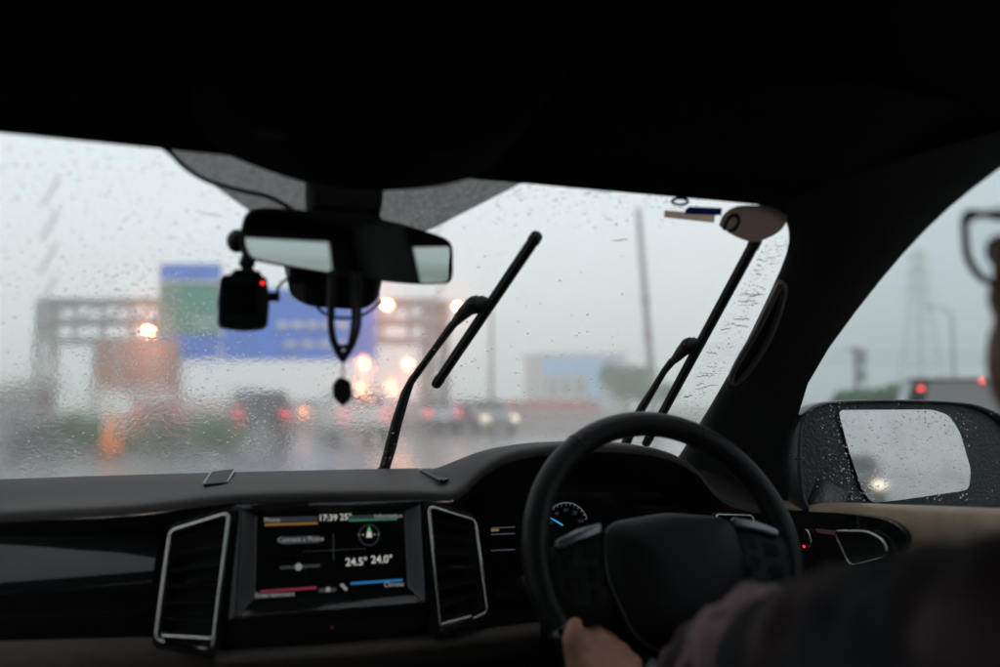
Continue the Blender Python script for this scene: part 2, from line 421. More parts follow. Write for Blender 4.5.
def vehicle(name, paint, kind='sedan', tail=TAIL, head=OFFL):
    root = empty(name)
    if kind == 'sedan':
        W, prof = .88, [(-2.2, .35), (-2.25, .75), (-2.15, 1.0), (-1.55, 1.05), (-.95, 1.44), (.35, 1.46), (1.05, 1.0), (2.05, .85), (2.25, .6), (2.2, .3)]
        gl = (3, 4, 5, 6)
    else:
        W, prof = .93, [(-2.25, .45), (-2.32, .85), (-2.28, 1.1), (-2.2, 1.18), (-1.95, 1.72), (.25, 1.78), (.95, 1.18), (2.05, 1.05), (2.3, .75), (2.25, .4)]
        gl = (3, 4, 5, 6)
    def hw(z): 
        zb = prof[3][1]; zt = max(q[1] for q in prof)
        return W if z <= zb else W - .17 * (z - zb) / (zt - zb)
    xs = [-1, -.93, -.5, 0, .5, .93, 1]
    rows = []
    for s in xs:
        rows.append([Vector((s * hw(z), y * (1 - .03 * abs(s) ** 3), z - (.02 if abs(s) == 1 else 0))) for y, z in prof])
    vs, fs = grid(rows)
    k = len(prof)
    fs.append(tuple(range(k))); fs.append(tuple((len(xs) - 1) * k + i for i in range(k))[::-1])
    for i in range(len(xs) - 1): fs.append((i * k, (i + 1) * k, (i + 2) * k - 1, (i + 1) * k - 1))
    mesh('body', vs, fs, paint, root, bev=.06, seg=3)
    def quad(nm, a, b, m, off, x0=.78, x1=.78):
        (ya, za), (yb, zb) = prof[a], prof[b]
        f0, f1 = .12, .9
        A = (ya + (yb - ya) * f0, za + (zb - za) * f0); B = (ya + (yb - ya) * f1, za + (zb - za) * f1)
        P = [Vector((-x0 * hw(A[1]), A[0], A[1])), Vector((x0 * hw(A[1]), A[0], A[1])), Vector((x1 * hw(B[1]), B[0], B[1])), Vector((-x1 * hw(B[1]), B[0], B[1]))]
        MB().slab([p + Vector(off) for p in P], Vector(off) * .6).build(nm, m, root)
    quad('rear_window', 3, 4, GLASSY, (0, -.012, .012)); quad('front_window', 6, 5, GLASSY, (0, .012, .012))
    for s in (-1, 1):
        zb, zt = prof[3][1] + .05, max(prof[4][1], prof[5][1]) - .08
        for (y0, y1, y2, y3) in ((prof[3][0] + .35, -.28, -.28, prof[4][0] + .12), (-.2, prof[6][0] - .25, prof[5][0] + .0, -.2)):
            P = [Vector((s * (hw(zb) + .012), y0, zb)), Vector((s * (hw(zb) + .012), y1, zb)), Vector((s * (hw(zt) + .012), y2, zt)), Vector((s * (hw(zt) + .012), y3, zt))]
            MB().slab(P, (s * .008, 0, 0)).build('side_window', GLASSY, root)
        zt = prof[2][1] - .12
        MB().box((s * W * .78, prof[1][0] + .02, zt), (.30, .12, .16)).build('tail_light', tail, root, bev=.03)
        MB().box((s * W * .75, prof[-2][0] - .10, prof[-2][1] + .08), (.34, .2, .14)).build('headlight', head, root, bev=.03)
        wheel(root, s * (W - .09), -1.35); wheel(root, s * (W - .09), 1.35)
    MB().box((0, prof[1][0] - .03, .62), (.5, .03, .13)).build('number_plate', M['paint'], root)
    MB().box((0, prof[0][0] - .02, .45), (W * 1.9, .16, .2)).build('bumper', M['dark'], root, bev=.04)
    return root
def place(root, pos, rz=0.0, label=None, cat='car', group=None):
    root.location = pos; root.rotation_euler = (0, 0, R(rz)); tag(root, label, cat, group); return root
P_silver = mat('silver car paint', (.35, .36, .38), .3, metal=.4, coat=.5, var=.05)
P_red = mat('red car paint', (.35, .04, .04), .3, coat=.5, var=.05)
P_black = mat('black car paint', (.015, .015, .017), .3, coat=.5, var=.05)
P_white = mat('white car paint', (.6, .6, .6), .3, coat=.5, var=.05)
TR = 'cars in the traffic ahead'
place(vehicle('car', P_black, 'suv'), ground(256, 33), 0, 'black car ahead, seen below the dash camera, red tail lights', group=TR)
place(vehicle('car', P_silver, 'sedan', tail=TAIL_O), ground(312, 48), 0, 'silver car with orange tail lights, just right of the black car', group=TR)
place(vehicle('car', P_white, 'suv'), ground(352, 34), 0, 'white car ahead, seen below the hanging amulet, red tail lights', group=TR)
place(vehicle('car', P_silver, 'sedan'), ground(430, 44), 0, 'silver car with red tail lights just right of the first wiper arm', group=TR)
place(vehicle('car', mat('mid grey car paint', (.16, .16, .165), .4, coat=.3), 'sedan', head=HEAD, tail=OFFL), ground(484, 43), 180, 'oncoming grey car with lit white headlights, left of the steering wheel', group=TR)
place(vehicle('car', P_red, 'sedan'), ground(158, 36), 0, 'red car directly ahead beside the hedge', group=TR)
place(vehicle('car', mat('grey car paint', (.13, .135, .14), .35, coat=.4), 'suv', tail=OFFL), ground(14, 27), 0, 'grey car at the far left edge of the windscreen', group=TR)
place(vehicle('car', P_black, 'suv', head=glow('following headlamp', (1, .85, .65), 6.0), tail=OFFL), Vector((3.04, -32.3, GZ)), 0, 'following car with lit headlamps, reflected in the door mirror')
RD = ground(962, 14.5)
DV = vehicle('car', mat('dull black paint', (.012, .013, .015), .6, spec=.2), 'suv')
for x, z in ((-.72, 1.60), (.02, 1.70)): MB().box((x, -2.10, z), (.07, .06, .04)).build('brake_light', glow('bright brake lamp', (1, .09, .06), 5.0), DV, bev=.02)
place(DV, RD, -38, 'dark car with red lamps seen above the door mirror')
# overhead sign gantry -------------------------------------------------------
GT = 46.0
def gpt(px, py, t=GT):
    v = ground(px, t); v.z = (400 - py) / F * t; return v
def gantry():
    root = empty('sign_gantry', ground(250, GT), 'overhead steel sign gantry across the highway', 'gantry')
    for px in (45, 437):
        for dx in (-.35, .35):
            for dy in (-.35, .35):
                a = ground(px, GT) + Vector((dx, dy, 0)); b = gpt(px, 300) + Vector((dx, dy, 0))
                MB().tube([a, b], .16, 6).build('post', M['steel'], root)
        for k in range(7):
            a = ground(px, GT); z0 = GZ + 1 + k * 1.6
            MB().tube([(a.x - .35, a.y - .35, z0), (a.x + .35, a.y - .35, z0 + 1.5)], .06, 5).build('post_brace', M['steel'], root)
    for py in (302, 322, 341):
        for dy in (-.4, .4):
            MB().tube([gpt(45, py) + Vector((0, dy, 0)), gpt(437, py) + Vector((0, dy, 0))], .2, 6).build('beam', M['steel'], root)
    for k in range(15):
        px = 45 + k * 28
        MB().tube([gpt(px, 302), gpt(px, 341)], .13, 6).build('truss_upright', M['steel'], root)
        if k < 14: MB().tube([gpt(px, 322), gpt(px + 28, 302)], .08, 5).build('truss_diagonal', M['steel'], root)
    return root
gantry()
def panel_sign(name, x0, y0, x1, y1, m, label, bands=(), rows=(), t=GT - 1.2):
    root = empty(name, gpt((x0 + x1) / 2, y1, t), label, 'road sign')
    back = Vector((0, .15, 0))
    MB().slab([gpt(x0, y0, t), gpt(x1, y0, t), gpt(x1, y1, t), gpt(x0, y1, t)], back).build('board', m, root)
    for (a0, b0, a1, b1, mm) in bands:
        MB().slab([gpt(a0, b0, t - .06), gpt(a1, b0, t - .06), gpt(a1, b1, t - .06), gpt(a0, b1, t - .06)], (0, .04, 0)).build('band', mm, root)
    for (a0, b0, a1, b1) in rows:
        MB().slab([gpt(a0, b0, t - .1), gpt(a1, b0, t - .1), gpt(a1, b1, t - .1), gpt(a0, b1, t - .1)], (0, .03, 0)).build('marking', M['paint'], root)
    return root
SG = mat('green sign sheet', (.0, .19, .105), .5, scale=1); SB = mat('blue sign sheet', (.0, .115, .60), .5, scale=1)
panel_sign('road_sign', 157, 263, 219, 360, SG, 'tall road sign, green with a blue band at the top and bottom',
           [(157, 263, 219, 280, SB), (160, 335, 219, 360, SB)], [(157, 280, 219, 282.5), (190, 318, 216, 320.5), (192, 326, 214, 328)])
panel_sign('road_sign', 221, 288, 376, 360, SB, 'wide blue road sign behind the dash camera and amulet', [],
           [(276 + 15 * i, 322, 287 + 15 * i, 327) for i in range(5)] + [(284 + 17 * i, 342, 296 + 17 * i, 346) for i in range(4)])
def brown_panel():
    t = 43; root = empty('panel_sign', ground(135, t), 'brown sign panel on steel posts, left below the green sign', 'sign')
    br = mat('brown sign sheet', (.34, .14, .09), .6, scale=2, var=.2)
    for k in range(4):
        x0 = 95 + 20 * k; MB().slab([gpt(x0 + .4, 341, t), gpt(x0 + 19.6, 341, t), gpt(x0 + 19.6, 392, t), gpt(x0 + .4, 392, t)], (0, .12, 0)).build('panel', br, root)
    for px in (94, 135, 176): MB().tube([ground(px, t) + Vector((0, .25, 0)), gpt(px, 338, t) + Vector((0, .25, 0))], .13, 8).build('post', M['steel'], root)
    for py in (345, 388): MB().tube([gpt(92, py, t) + Vector((0, .25, 0)), gpt(178, py, t) + Vector((0, .25, 0))], .08, 6).build('crossbar', M['steel'], root)
brown_panel()
# street lamps ---------------------------------------------------------------
def lamp_post(px, py, t, m, label, r=.24, arm=1.6, h=None, extra=0):
    top = gpt(px, py, t); base = Vector((top.x + arm, top.y, GZ))
    root = empty('street_lamp', base, label, 'street lamp', 'lit street lamps ahead' if m is not None else None)
    MB().tube([base, base + Vector((0, 0, 1.2)), Vector((base.x, base.y, top.z - .2))], [.13, .11, .07], 8).build('pole', M['steel'], root)
    MB().tube(smooth_line([(base.x, base.y, top.z - .3), (base.x - arm * .4, base.y, top.z + .12), (top.x, top.y, top.z + .12)], 5), .05, 6).build('arm', M['steel'], root)
    MB().box((top.x, top.y, top.z + .1), (.7, .3, .14)).build('lamp_housing', M['steel'], root, bev=.04)
    if m is not None: MB().ball(top - Vector((0, 0, .06)), (r, r, r * .7)).build('lamp_bulb', m, root, smooth=True)
    return root
def LM(s): return glow('sodium lamp %.0f' % s, (1.0, .27, .11), s)
lamp_post(147, 329, 50, LM(520), 'brightest orange street lamp, glowing left of the green sign', .20)
lamp_post(386, 303, 42, LM(260), 'orange street lamp glowing at the right end of the mirror camera box', .17)
lamp_post(457, 305, 43, LM(260), 'orange street lamp glowing beside the first wiper blade', .13)
lamp_post(407, 363, 130, LM(480), 'small orange street lamp between the amulet and the wiper arm', .36)
lamp_post(363, 362, 130, LM(330), 'small orange street lamp just right of the amulet cord', .36)
lamp_post(361, 388, 165, LM(380), 'faint far street lamp right of the amulet pendant', .42)
lamp_post(393, 388, 165, LM(380), 'faint far street lamp left of the wiper arm', .42)
lamp_post(368, 403, 175, LM(380), 'lowest faint street lamp right of the pendant', .42)
lamp_post(395, 405, 178, LM(380), 'lowest faint street lamp left of the wiper arm', .42)
# tall mast, building, trees ---------------------------------------------------
def mast():
    t = 34; a = ground(656, t); b = gpt(640, 206, t)
    root = empty('utility_pole', a, 'tall grey utility pole standing between the two wipers', 'pole')
    MB().tube([a, a.lerp(b, .5), b], [.15, .13, .10], 10).build('pole', M['concrete'], root)
    for k in (.3, .45, .6): MB().tube([a.lerp(b, k) - Vector((0, 0, .06)), a.lerp(b, k + .004) + Vector((0, 0, .06))], .155, 10).build('band', M['steel'], root)
mast()
def building():
    t = 150; root = empty('building', ground(585, t), 'low roadside building with a pale blue signboard, behind the second wiper', 'building')
    def blk(nm, x0, y0, x1, y1, m, d, tt): return MB().slab([gpt(x0, y0, tt), gpt(x1, y0, tt), gpt(x1, y1, tt), gpt(x0, y1, tt)], (0, d, 0)).build(nm, m, root)
    wall = mat('grey render wall', (.32, .31, .32), .8, scale=1); blue = mat('pale blue board', (.07, .34, .66), .5, scale=1); pur = mat('mauve board', (.20, .18, .34), .5, scale=1)
    blk('wall', 543, 356, 626, 414, wall, 8, t)
    blk('signboard', 544, 358, 606, 375, blue, .3, t - .5); blk('side_board', 607, 358, 625, 396, pur, .3, t - .5)
    blk('pillar', 590, 375, 600, 412, blue, .4, t - .6)
    for x in (548, 562, 576): w = blk('window', x, 381, x + 9, 394, GLASSY, .12, t - .2)
    blk('roof', 541, 353.5, 628, 356, M['concrete'], 9, t - .4)
building()
def leaf_cloud(cs, n, size, seed):
    rnd = random.Random(seed); vs, fs = [], []
    for _ in range(n):
        c, rx, rz = rnd.choice(cs)
        d = Vector((rnd.gauss(0, 1), rnd.gauss(0, 1), rnd.gauss(0, 1))).normalized() * (rnd.random() ** .45)
        p = Vector(c) + Vector((d.x * rx, d.y * rx, d.z * rz))
        q = Euler((rnd.uniform(0, 6), rnd.uniform(0, 6), rnd.uniform(0, 6))).to_matrix()
        s = size * rnd.uniform(.6, 1.4); k = len(vs)
        vs += [p + q @ Vector(v) * s for v in ((-.5, 0, 0), (0, -.28, .06), (.55, 0, 0), (0, .28, .06))]; fs.append((k, k + 1, k + 2, k + 3))
    return vs, fs
def tree(px, t, h, w, label, seed, group=None):
    b = ground(px, t); rnd = random.Random(seed)
    root = empty('tree', b, label, 'tree', group)
    m = MB(); m.tube([b, b + Vector((.05, 0, h * .3)), b + Vector((.1, .05, h * .6))], [.035 * h, .025 * h, .012 * h], 8)
    cs = []
    for k in range(11):
        a = rnd.uniform(0, 6.28); rr = w * rnd.uniform(.1, .38); z = h * rnd.uniform(.45, .85)
        c = b + Vector((rr * math.cos(a), rr * math.sin(a), z)); cs.append((c, w * rnd.uniform(.16, .26), h * rnd.uniform(.10, .17)))
        m.tube([b + Vector((.05, 0, h * rnd.uniform(.25, .45))), c], [.014 * h, .005 * h], 6)
    m.build('trunk', M['bark'], root, smooth=True)
    vs, fs = leaf_cloud(cs, 3600, .055 * h + .06, seed); mesh('crown', vs, fs, M['leaf'], root)
TG = 'hazy roadside trees'
tree(625, 70, 4.2, 4.2, 'dark leafy tree beside the blue building', 11, TG)
tree(652, 66, 3.3, 4.0, 'low leafy tree at the foot of the tall utility pole', 12, TG)
tree(869, 34, 2.05, 2.9, 'round green tree above the door mirror', 13, TG)
tree(847, 36, 1.85, 1.9, 'small green tree beside the pillar, left of the round tree', 14, TG)
tree(985, 80, 2.9, 3.0, 'far small tree behind the lamp post in the door window', 15, TG)
tree(25, 60, 3.0, 5.0, 'grey green tree at the left end of the gantry', 16, TG)
# hedge
cs = []
for k in range(30):
    g = ground(25 + k * 7, 29 + random.uniform(-.8, .8)); hh = random.uniform(.36, .55); cs.append((g + Vector((0, 0, hh)), .7, hh))
vs, fs = leaf_cloud(cs, 8200, .17, 33)
tag(mesh('hedge', vs, fs, M['leaf']), 'low green hedge along the left of the road', 'hedge', kind='stuff')
def barrel(px, t):
    b = ground(px, t); root = empty('traffic_barrel', b, 'orange traffic barrel in front of the hedge', 'barrel')
    org = mat('orange plastic', (.75, .20, .03), .5); z = Vector((0, 0, 1))
    MB().tube([b, b + z * .1], .38, 14).build('base', M['rubber'], root)
    MB().tube([b + z * .1, b + z * .35, b + z * .36, b + z * .62, b + z * .63, b + z * 1.0], [.30, .29, .27, .26, .24, .23], 16).build('drum', org, root)
    for k in (.42, .75): MB().tube([b + z * k, b + z * (k + .1)], .275 - .03 * k, 16).build('reflective_band', M['paint'], root)
    MB().tube([b + z * 1.0, b + z * 1.08], [.1, .05], 8).build('handle', org, root)
barrel(113, 25)
# pylon, lamp and transformer pole seen through the door window ---------------------
def pylon():
    t = 225; b = ground(922, t); H = (400 - 258) / F * t - GZ + 2
    root = empty('pylon', b, 'faint lattice power pylon in the door window', 'pylon')
    def wd(z): return 3.4 * (1 - z / H) ** 1.3 + .7
    zs = [0, H * .16, H * .32, H * .48, H * .62, H * .74, H * .84, H * .93, H]
    for sx in (-1, 1):
        for sy in (-1, 1):
            MB().tube([b + Vector((sx * wd(z), sy * wd(z), z)) for z in zs], .34, 5).build('leg', M['steel'], root)
    for i in range(len(zs) - 1):
        z0, z1 = zs[i], zs[i + 1]; m = MB()
        for sy in (-1, 1):
            m.tube([b + Vector((-wd(z0), sy * wd(z0), z0)), b + Vector((wd(z1), sy * wd(z1), z1))], .2, 4)
            m.tube([b + Vector((wd(z0), sy * wd(z0), z0)), b + Vector((-wd(z1), sy * wd(z1), z1))], .2, 4)
        m.build('brace', M['steel'], root)
    for z, L in ((H * .74, 5.5), (H * .85, 4.8), (H * .95, 4.0)):
        MB().slab([b + Vector((-L, 0, z)), b + Vector((0, 0, z + .9)), b + Vector((L, 0, z)), b + Vector((0, 0, z - .3))], (0, .5, 0)).build('crossarm', M['steel'], root)
        for s in (-1, 1): MB().tube([b + Vector((s * L, 0, z)), b + Vector((s * L, 0, z - 1.4))], .1, 5).build('insulator', M['steel'], root)
pylon()
lamp_post(931, 309, 62, None, 'unlit street lamp with a curved arm in the door window', arm=1.9)
def transformer():
    t = 50; b = ground(857, t); top = gpt(857, 346, t); root = empty('utility_pole', b, 'short pole with a dark transformer above the round tree', 'pole')
    MB().tube([b, top], [.14, .1], 8).build('pole', M['concrete'], root)
    c = gpt(857, 358, t); MB().tube([c - Vector((0, .3, .4)), c + Vector((0, -.3, .4))], .33, 12).build('transformer', M['steel'], root)
    c = gpt(857, 376, t); MB().box(c - Vector((0, .3, 0)), (.5, .3, .7)).build('switch_box', M['steel'], root)
    MB().box(gpt(857, 350, t), (1.1, .1, .1)).build('crossarm', M['steel'], root)
transformer()
# overhead wires
for py, lab in ((352, 'upper power wire crossing the door window'), (361, 'lower power wire crossing the door window')):
    a, b = gpt(700, py - 6, 110), gpt(1150, py - 6, 110); m_ = (a + b) / 2 - Vector((0, 0, .9))
    tag(MB().tube(smooth_line([a, m_, b], 8), .05, 5).build('power_wire', M['rubber']), lab, 'wire')
# ================================================================== HAZE
hz = MB().box((0, 400, GZ - 1 + 21), (1700, 1900, 42)).build('haze', None)
hm = bpy.data.materials.new('rain haze'); hm.use_nodes = True
n = hm.node_tree.nodes; n.remove(n['Principled BSDF'])
pv = n.new('ShaderNodeVolumePrincipled'); pv.inputs['Color'].default_value = (.975, .985, .99, 1); pv.inputs['Density'].default_value = .0056; pv.inputs['Anisotropy'].default_value = .0
hm.node_tree.links.new(pv.outputs[0], n['Material Output'].inputs['Volume'])
hz.data.materials.append(hm); tag(hz, 'pale grey rain haze over the whole highway', kind='stuff')
# ================================================================== OUR CAR
CAR = empty('car_interior', (XC, .4, GZ), 'dark right-hand-drive car interior with dashboard, wheel and wet windscreen', 'car interior')
def part(name): 
    o = bpy.data.objects.new(name, None); o.empty_display_size = .05; return link(o, CAR)
# --- windscreen
def gw(z): return .54 + (.214 - z) * .5                    # half width of the pane, tucked under the pillar trim
def pane(nx, nz, off, k=1.0): return [[wsp(XC + gw(z) * k * (2 * i / nx - 1), z, off) for i in range(nx + 1)] for z in [-.23 + .52 * j / nz for j in range(nz + 1)]]
rows = pane(30, 16, 0.0)
vs, fs = grid(rows)
windscreen = mesh('windscreen', vs, fs, M['windscreen'], CAR, smooth=True)
ri = pane(40, 24, .0010, .995)
ro = pane(40, 24, .0024, .995)
vi, fi = grid(ri); vo_, fo = grid(ro); k = len(vi)
me = bpy.data.meshes.new('water_film'); fa = [f[::-1] for f in fi] + [tuple(q + k for q in f) for f in fo]
me.from_pydata([tuple(v) for v in vi + vo_], [], fa); me.update()
sg = 1 if me.polygons[-1].normal.dot(Vector((0, 1, 1.83))) > 0 else -1
if sg < 0: me.flip_normals()
me.materials.append(M['film_in']); me.materials.append(M['film_out'])
for q, p in enumerate(me.polygons): p.use_smooth = True; p.material_index = 0 if q < len(fi) else 1
wf = bpy.data.objects.new('water_film', me); COL.objects.link(wf); tag(wf, 'thin rippled film of rain water on the windscreen', 'water', kind='stuff')
FP = [(150, 146), (163, 150), (255, 215), (290, 235), (345, 240), (405, 240), (434, 228), (520, 184), (540, 178), (345, 150)]
c0 = ws(345, 200, -.003); vs = [c0] + [ws(x, y, -.003) for x, y in FP]
mesh('dot_band', vs, [(0, i, i % len(FP) + 1) for i in range(1, len(FP) + 1)], M['frit'], windscreen)
# --- header, roof and pillars
top_r = [(345, 166), (420, 174), (480, 180), (530, 184), (600, 190.5), (720, 201), (757, 204.5), (776, 211), (787, 222)]
WT = [ws(*p) for p in top_r]
left_px = [(0, 133), (80, 141), (160, 149), (250, 158)]
WL = [mir(WT[-1]), mir(WT[-2]), mir(WT[-3])] + [ws(-90, 124)] + [ws(*p) for p in left_px]
row0 = WL + WT
Sc = side_at(1040, 140); xmax = Sc.x - XC
def roof_row(y, zc, ze):
    out = []
    for p in row0:
        s = (p.x - XC) / (WT[-1].x - XC); s = max(-1, min(1, s))
        out.append(Vector((XC + s * xmax, y + (Sc.y - y) * abs(s) ** 4 * (1 if y > .5 else 0), zc + (ze - zc) * abs(s) ** 3)))
    return out
rows = [row0, [p.lerp(q, .25) + Vector((0, 0, .006)) for p, q in zip(row0, roof_row(.72, .32, Sc.z))], roof_row(.72, .32, Sc.z), roof_row(.2, .35, .285), roof_row(-.8, .35, .28), roof_row(-1.75, .30, .25)]
vs, fs = grid(rows); headliner = mesh('headliner', vs, fs, M['headliner'], CAR, smooth=True)
PW = [(779, 204), (787, 222), (791, 240), (783, 265), (762, 310), (735, 365), (690, 440), (655, 492), (625, 540)]
PS = [(1085, 112), (1040, 140), (1000, 168), (950, 205), (905, 250), (860, 305), (800, 386), (795, 440), (800, 512)]
def pillar(flip):
    rows = []
    for w, s in zip(PW, PS):
        a, b = ws(*w), side_at(*s); r = []
        for k, (t, bulge) in enumerate(((0, 0), (.06, .012), (.3, .032), (.6, .036), (.92, .014), (1, 0))):
            p = a.lerp(b, t) + Vector((-.75, -.6, 0)) * bulge; r.append(mir(p) if flip else p)
        rows.append(r)
    vs, fs = grid(rows); return mesh('windscreen_pillar', vs, fs, M['pillar'], CAR, smooth=True, sub=1)
pil = pillar(False); pillar(True)
# pillar grab grip: raised ring round a dark slot
ring = [(781, 283), (771, 302), (757, 330), (738, 362), (731, 379), (737, 382), (752, 366), (768, 340), (778, 315), (784, 292)]
def on_pillar(px, py, lift=.0): 
    a = ws(px, py); return a * (0.945 - lift)
pts = [on_pillar(x, y) for x, y in ring]
MB().tube(smooth_line(pts + [pts[0]], 4)[:-1], .0045, 8, closed=True).build('grab_handle', M['grip'], pil, smooth=True)
inner = [on_pillar(x, y, -.004) for x, y in ring]; c = sum(inner, Vector()) / len(inner)
mesh('grip_slot', [c] + inner, [(0, i, i % len(inner) + 1) for i in range(1, len(inner) + 1)], M['rubber'], pil)
# --- side walls: roof rail handled by headliner; door skins, glass, middle and rear pillars
TOPS = [side_at(*p) for p in PS[1:]]
for flip in (False, True):
    f = mir if flip else (lambda v: Vector(v))
    # glass
    poly = [f(p) for p in TOPS] + [f((sidex(-.2), y, -.2)) for y in (1.1, .2)] + [f((sidex(.29), .2, .29)), f((sidex(.27), .6, .27))]
    mesh('door_window', [f((sidex(.0), .55, .0))] + poly, [(0, i, i % len(poly) + 1) for i in range(1, len(poly) + 1)], M['sideglass'], CAR)
    poly = [f((sidex(z), y, z)) for y, z in ((.06, -.2), (-1.05, -.2), (-.9, .28), (.06, .285))]
    mesh('rear_side_window', poly, [(0, 1, 2, 3)], M['sideglass'], CAR)
    for y0, y1, y2, y3 in ((.06, .22, .20, .05), (-1.76, -1.06, -.90, -1.72), (-.18, -.13, -.13, -.18)):
        P = [f((sidex(z) - .015, y, z)) for y, z in ((y0, -.25), (y1, -.25), (y2, .29), (y3, .29))]
        MB().slab(P, (.02 * (-1 if flip else 1), 0, 0)).build('door_pillar', M['pillar'], CAR)
    MB().slab([f((sidex(z) - .012, y, z)) for y, z in ((.06, .20), (-1.0, .19), (-1.0, .30), (.06, .30))], (.02 * (-1 if flip else 1), 0, 0)).build('roof_rail', M['headliner'], CAR)
# door trim
def zb(y): return -.157 + (1.3 - y) * .075
prof_c = [(.955, -.012), (.93, 0), (.90, 0), (.885, -.006), (.876, -.022), (.872, -.05), (.876, -.085)]
prof_d = [(.876, -.085), (.89, -.10), (.895, -.25), (.87, -.33), (.80, -.36), (.80, -.40), (.88, -.44), (.89, -.9)]
ys = [1.5, 1.42, 1.3, 1.1, .9, .7, .4, 0, -.5, -1.2, -1.75]
doors = []
for flip in (False, True):
    f = mir if flip else (lambda v: Vector(v))
    d = part('door')
    vs, fs = grid([[f((x, y, zb(y) + z)) for x, z in prof_c] for y in ys]); mesh('belt_trim', vs, fs, M['cream'], d, smooth=True)
    vs, fs = grid([[f((x, y, zb(y) + z)) for x, z in prof_d] for y in ys]); mesh('door_panel', vs, fs, M['dark'], d, smooth=True)
    doors.append(d)
DR = doors[0]
XD = .866
ip = [(770, 507), (800, 511), (850, 514), (888, 521), (906, 536), (900, 556), (880, 580), (770, 590)]
poly = smooth_line([at_x(x, y, XD) for x, y in ip], 4)
MB().slab(poly, (.02, 0, 0)).build('door_insert', M['gloss'], DR)
hp = [(834, 531), (868, 531.5), (884, 540), (889, 556), (850, 566)]
loop = rounded([at_x(x, y, XD - .006) for x, y in hp], .012)
MB().tube(loop, .0022, 6, closed=True).build('handle_trim', M['chrome'], DR, smooth=True)
MB().slab([p + Vector((.003, 0, 0)) for p in loop], (.004, 0, 0)).build('door_handle', M['rubber'], DR)
MB().slab([at_x(x, y, XD - .004) for x, y in ((815, 529), (834, 531), (836, 535), (818, 533))], (.006, 0, 0)).build('lock_lever', mat('copper tint trim', (.35, .16, .12), .4), DR)
MB().tube(smooth_line([at_x(x, y, XD - .004) for x, y in ((802, 541), (804, 532), (808, 531), (812, 545))], 4), .0016, 6).build('speaker_trim', M['chrome'], DR, smooth=True)
MB().ball(at_x(804, 546.5, XD - .004), .0018).build('lock_indicator', M['led'], DR)
# floor, tailgate, hood
MB().box((XC, .1, -.95), (1.5, 3.6, .04)).build('floor', M['headliner'], CAR)
m = MB(); m.slab([(XC - .75, -1.76, -.95), (XC + .75, -1.76, -.95), (XC + .75, -1.76, -.12), (XC - .75, -1.76, -.12)], (0, -.03, 0)); m.build('tailgate', M['dark'], CAR)
mesh('rear_window', [(XC - .58, -1.77, -.12), (XC + .58, -1.77, -.12), (XC + .5, -1.70, .24), (XC - .5, -1.70, .24)], [(0, 1, 2, 3)], M['sideglass'], CAR)
MB().slab([(XC - .6, -1.69, .20), (XC + .6, -1.69, .20), (XC + .6, -1.69, .32), (XC - .6, -1.69, .32)], (0, -.03, 0)).build('rear_header', M['headliner'], CAR)
for s in (-1, 1):
    MB().slab([(XC + s * .58, -1.76, -.12), (XC + s * .8, -1.76, -.12), (XC + s * .66, -1.70, .27), (XC + s * .5, -1.70, .27)], (0, -.03, 0)).build('tailgate_pillar', M['pillar'], CAR)
vs, fs = grid([[Vector((XC + s * (.80 - .05 * k), 1.62 + .38 * k - .1 * s * s, -.27 - .045 * k - .04 * s * s)) for s in (-1, -.6, -.2, .2, .6, 1)] for k in range(4)])
mesh('hood', vs, fs, M['paint_dark'], CAR, smooth=True, solid=.01)
# --- dashboard ---------------------------------------------------------------------
BROW = [(-330, 528, 1.32, .03), (-200, 520, 1.31, .03), (0, 510, 1.29, .03), (100, 506, 1.275, .03), (150, 502.5, 1.26, .03), (195, 496, 1.235, .03), (235, 491.5, 1.215, .03),
        (331, 489.5, 1.205, .03), (415, 489, 1.205, .03), (442, 491, 1.205, .03), (455, 490, 1.205, .04), (466, 481, 1.205, .06), (479, 467, 1.205, .09), (500, 453, 1.205, .11), (530, 445.5, 1.205, .12),
        (580, 441.5, 1.205, .12), (640, 443, 1.205, .12), (675, 452, 1.205, .11), (696, 466, 1.205, .08), (708, 483, 1.21, .05), (722, 497, 1.22, .03), (760, 505, 1.24, .03), (820, 516, 1.26, .03)]
top_rows = [[] for _ in range(12)]; face_rows = [[] for _ in range(7)]
for px, py, yb, under in BROW:
    B = at_y(px, py, yb); x = B.x
    zf = -.114 if x < .45 else -.118
    far = Vector((x, wsy(x, zf) - .012, zf)); far2 = Vector((x, wsy(x, -.16), -.16))
    top_rows[0].append(far2); top_rows[1].append(far)
    for k in range(2, 9):
        t = (k - 1) / 8; y = far.y + (B.y - far.y) * t
        e = min(1, max(0, (t - .25) / .6)); e = e * e * (3 - 2 * e)
        top_rows[k].append(Vector((x, y, zf + (B.z - zf) * e + .002 * math.sin(math.pi * t))))
    top_rows[9].append(B); top_rows[10].append(B + Vector((0, -.007, -.004))); top_rows[11].append(B + Vector((0, -.009, -.013)))
    b = B
    for k, (dy, dz) in enumerate(((-.009, -.013), (-.004, -.024), (under, -.032), (under + .01, -.07), (under, -.13))): face_rows[k].append(b + Vector((0, dy, dz)))
    face_rows[5].append(Vector((x, 1.27, -.45))); face_rows[6].append(Vector((x, 1.33, -.95)))
vs, fs = grid(top_rows); dash = mesh('dashboard', vs, fs, M['soft'], CAR, smooth=True, sub=1)
vs, fs = grid(face_rows); mesh('lower_fascia', vs, fs, M['dark'], dash, smooth=True)
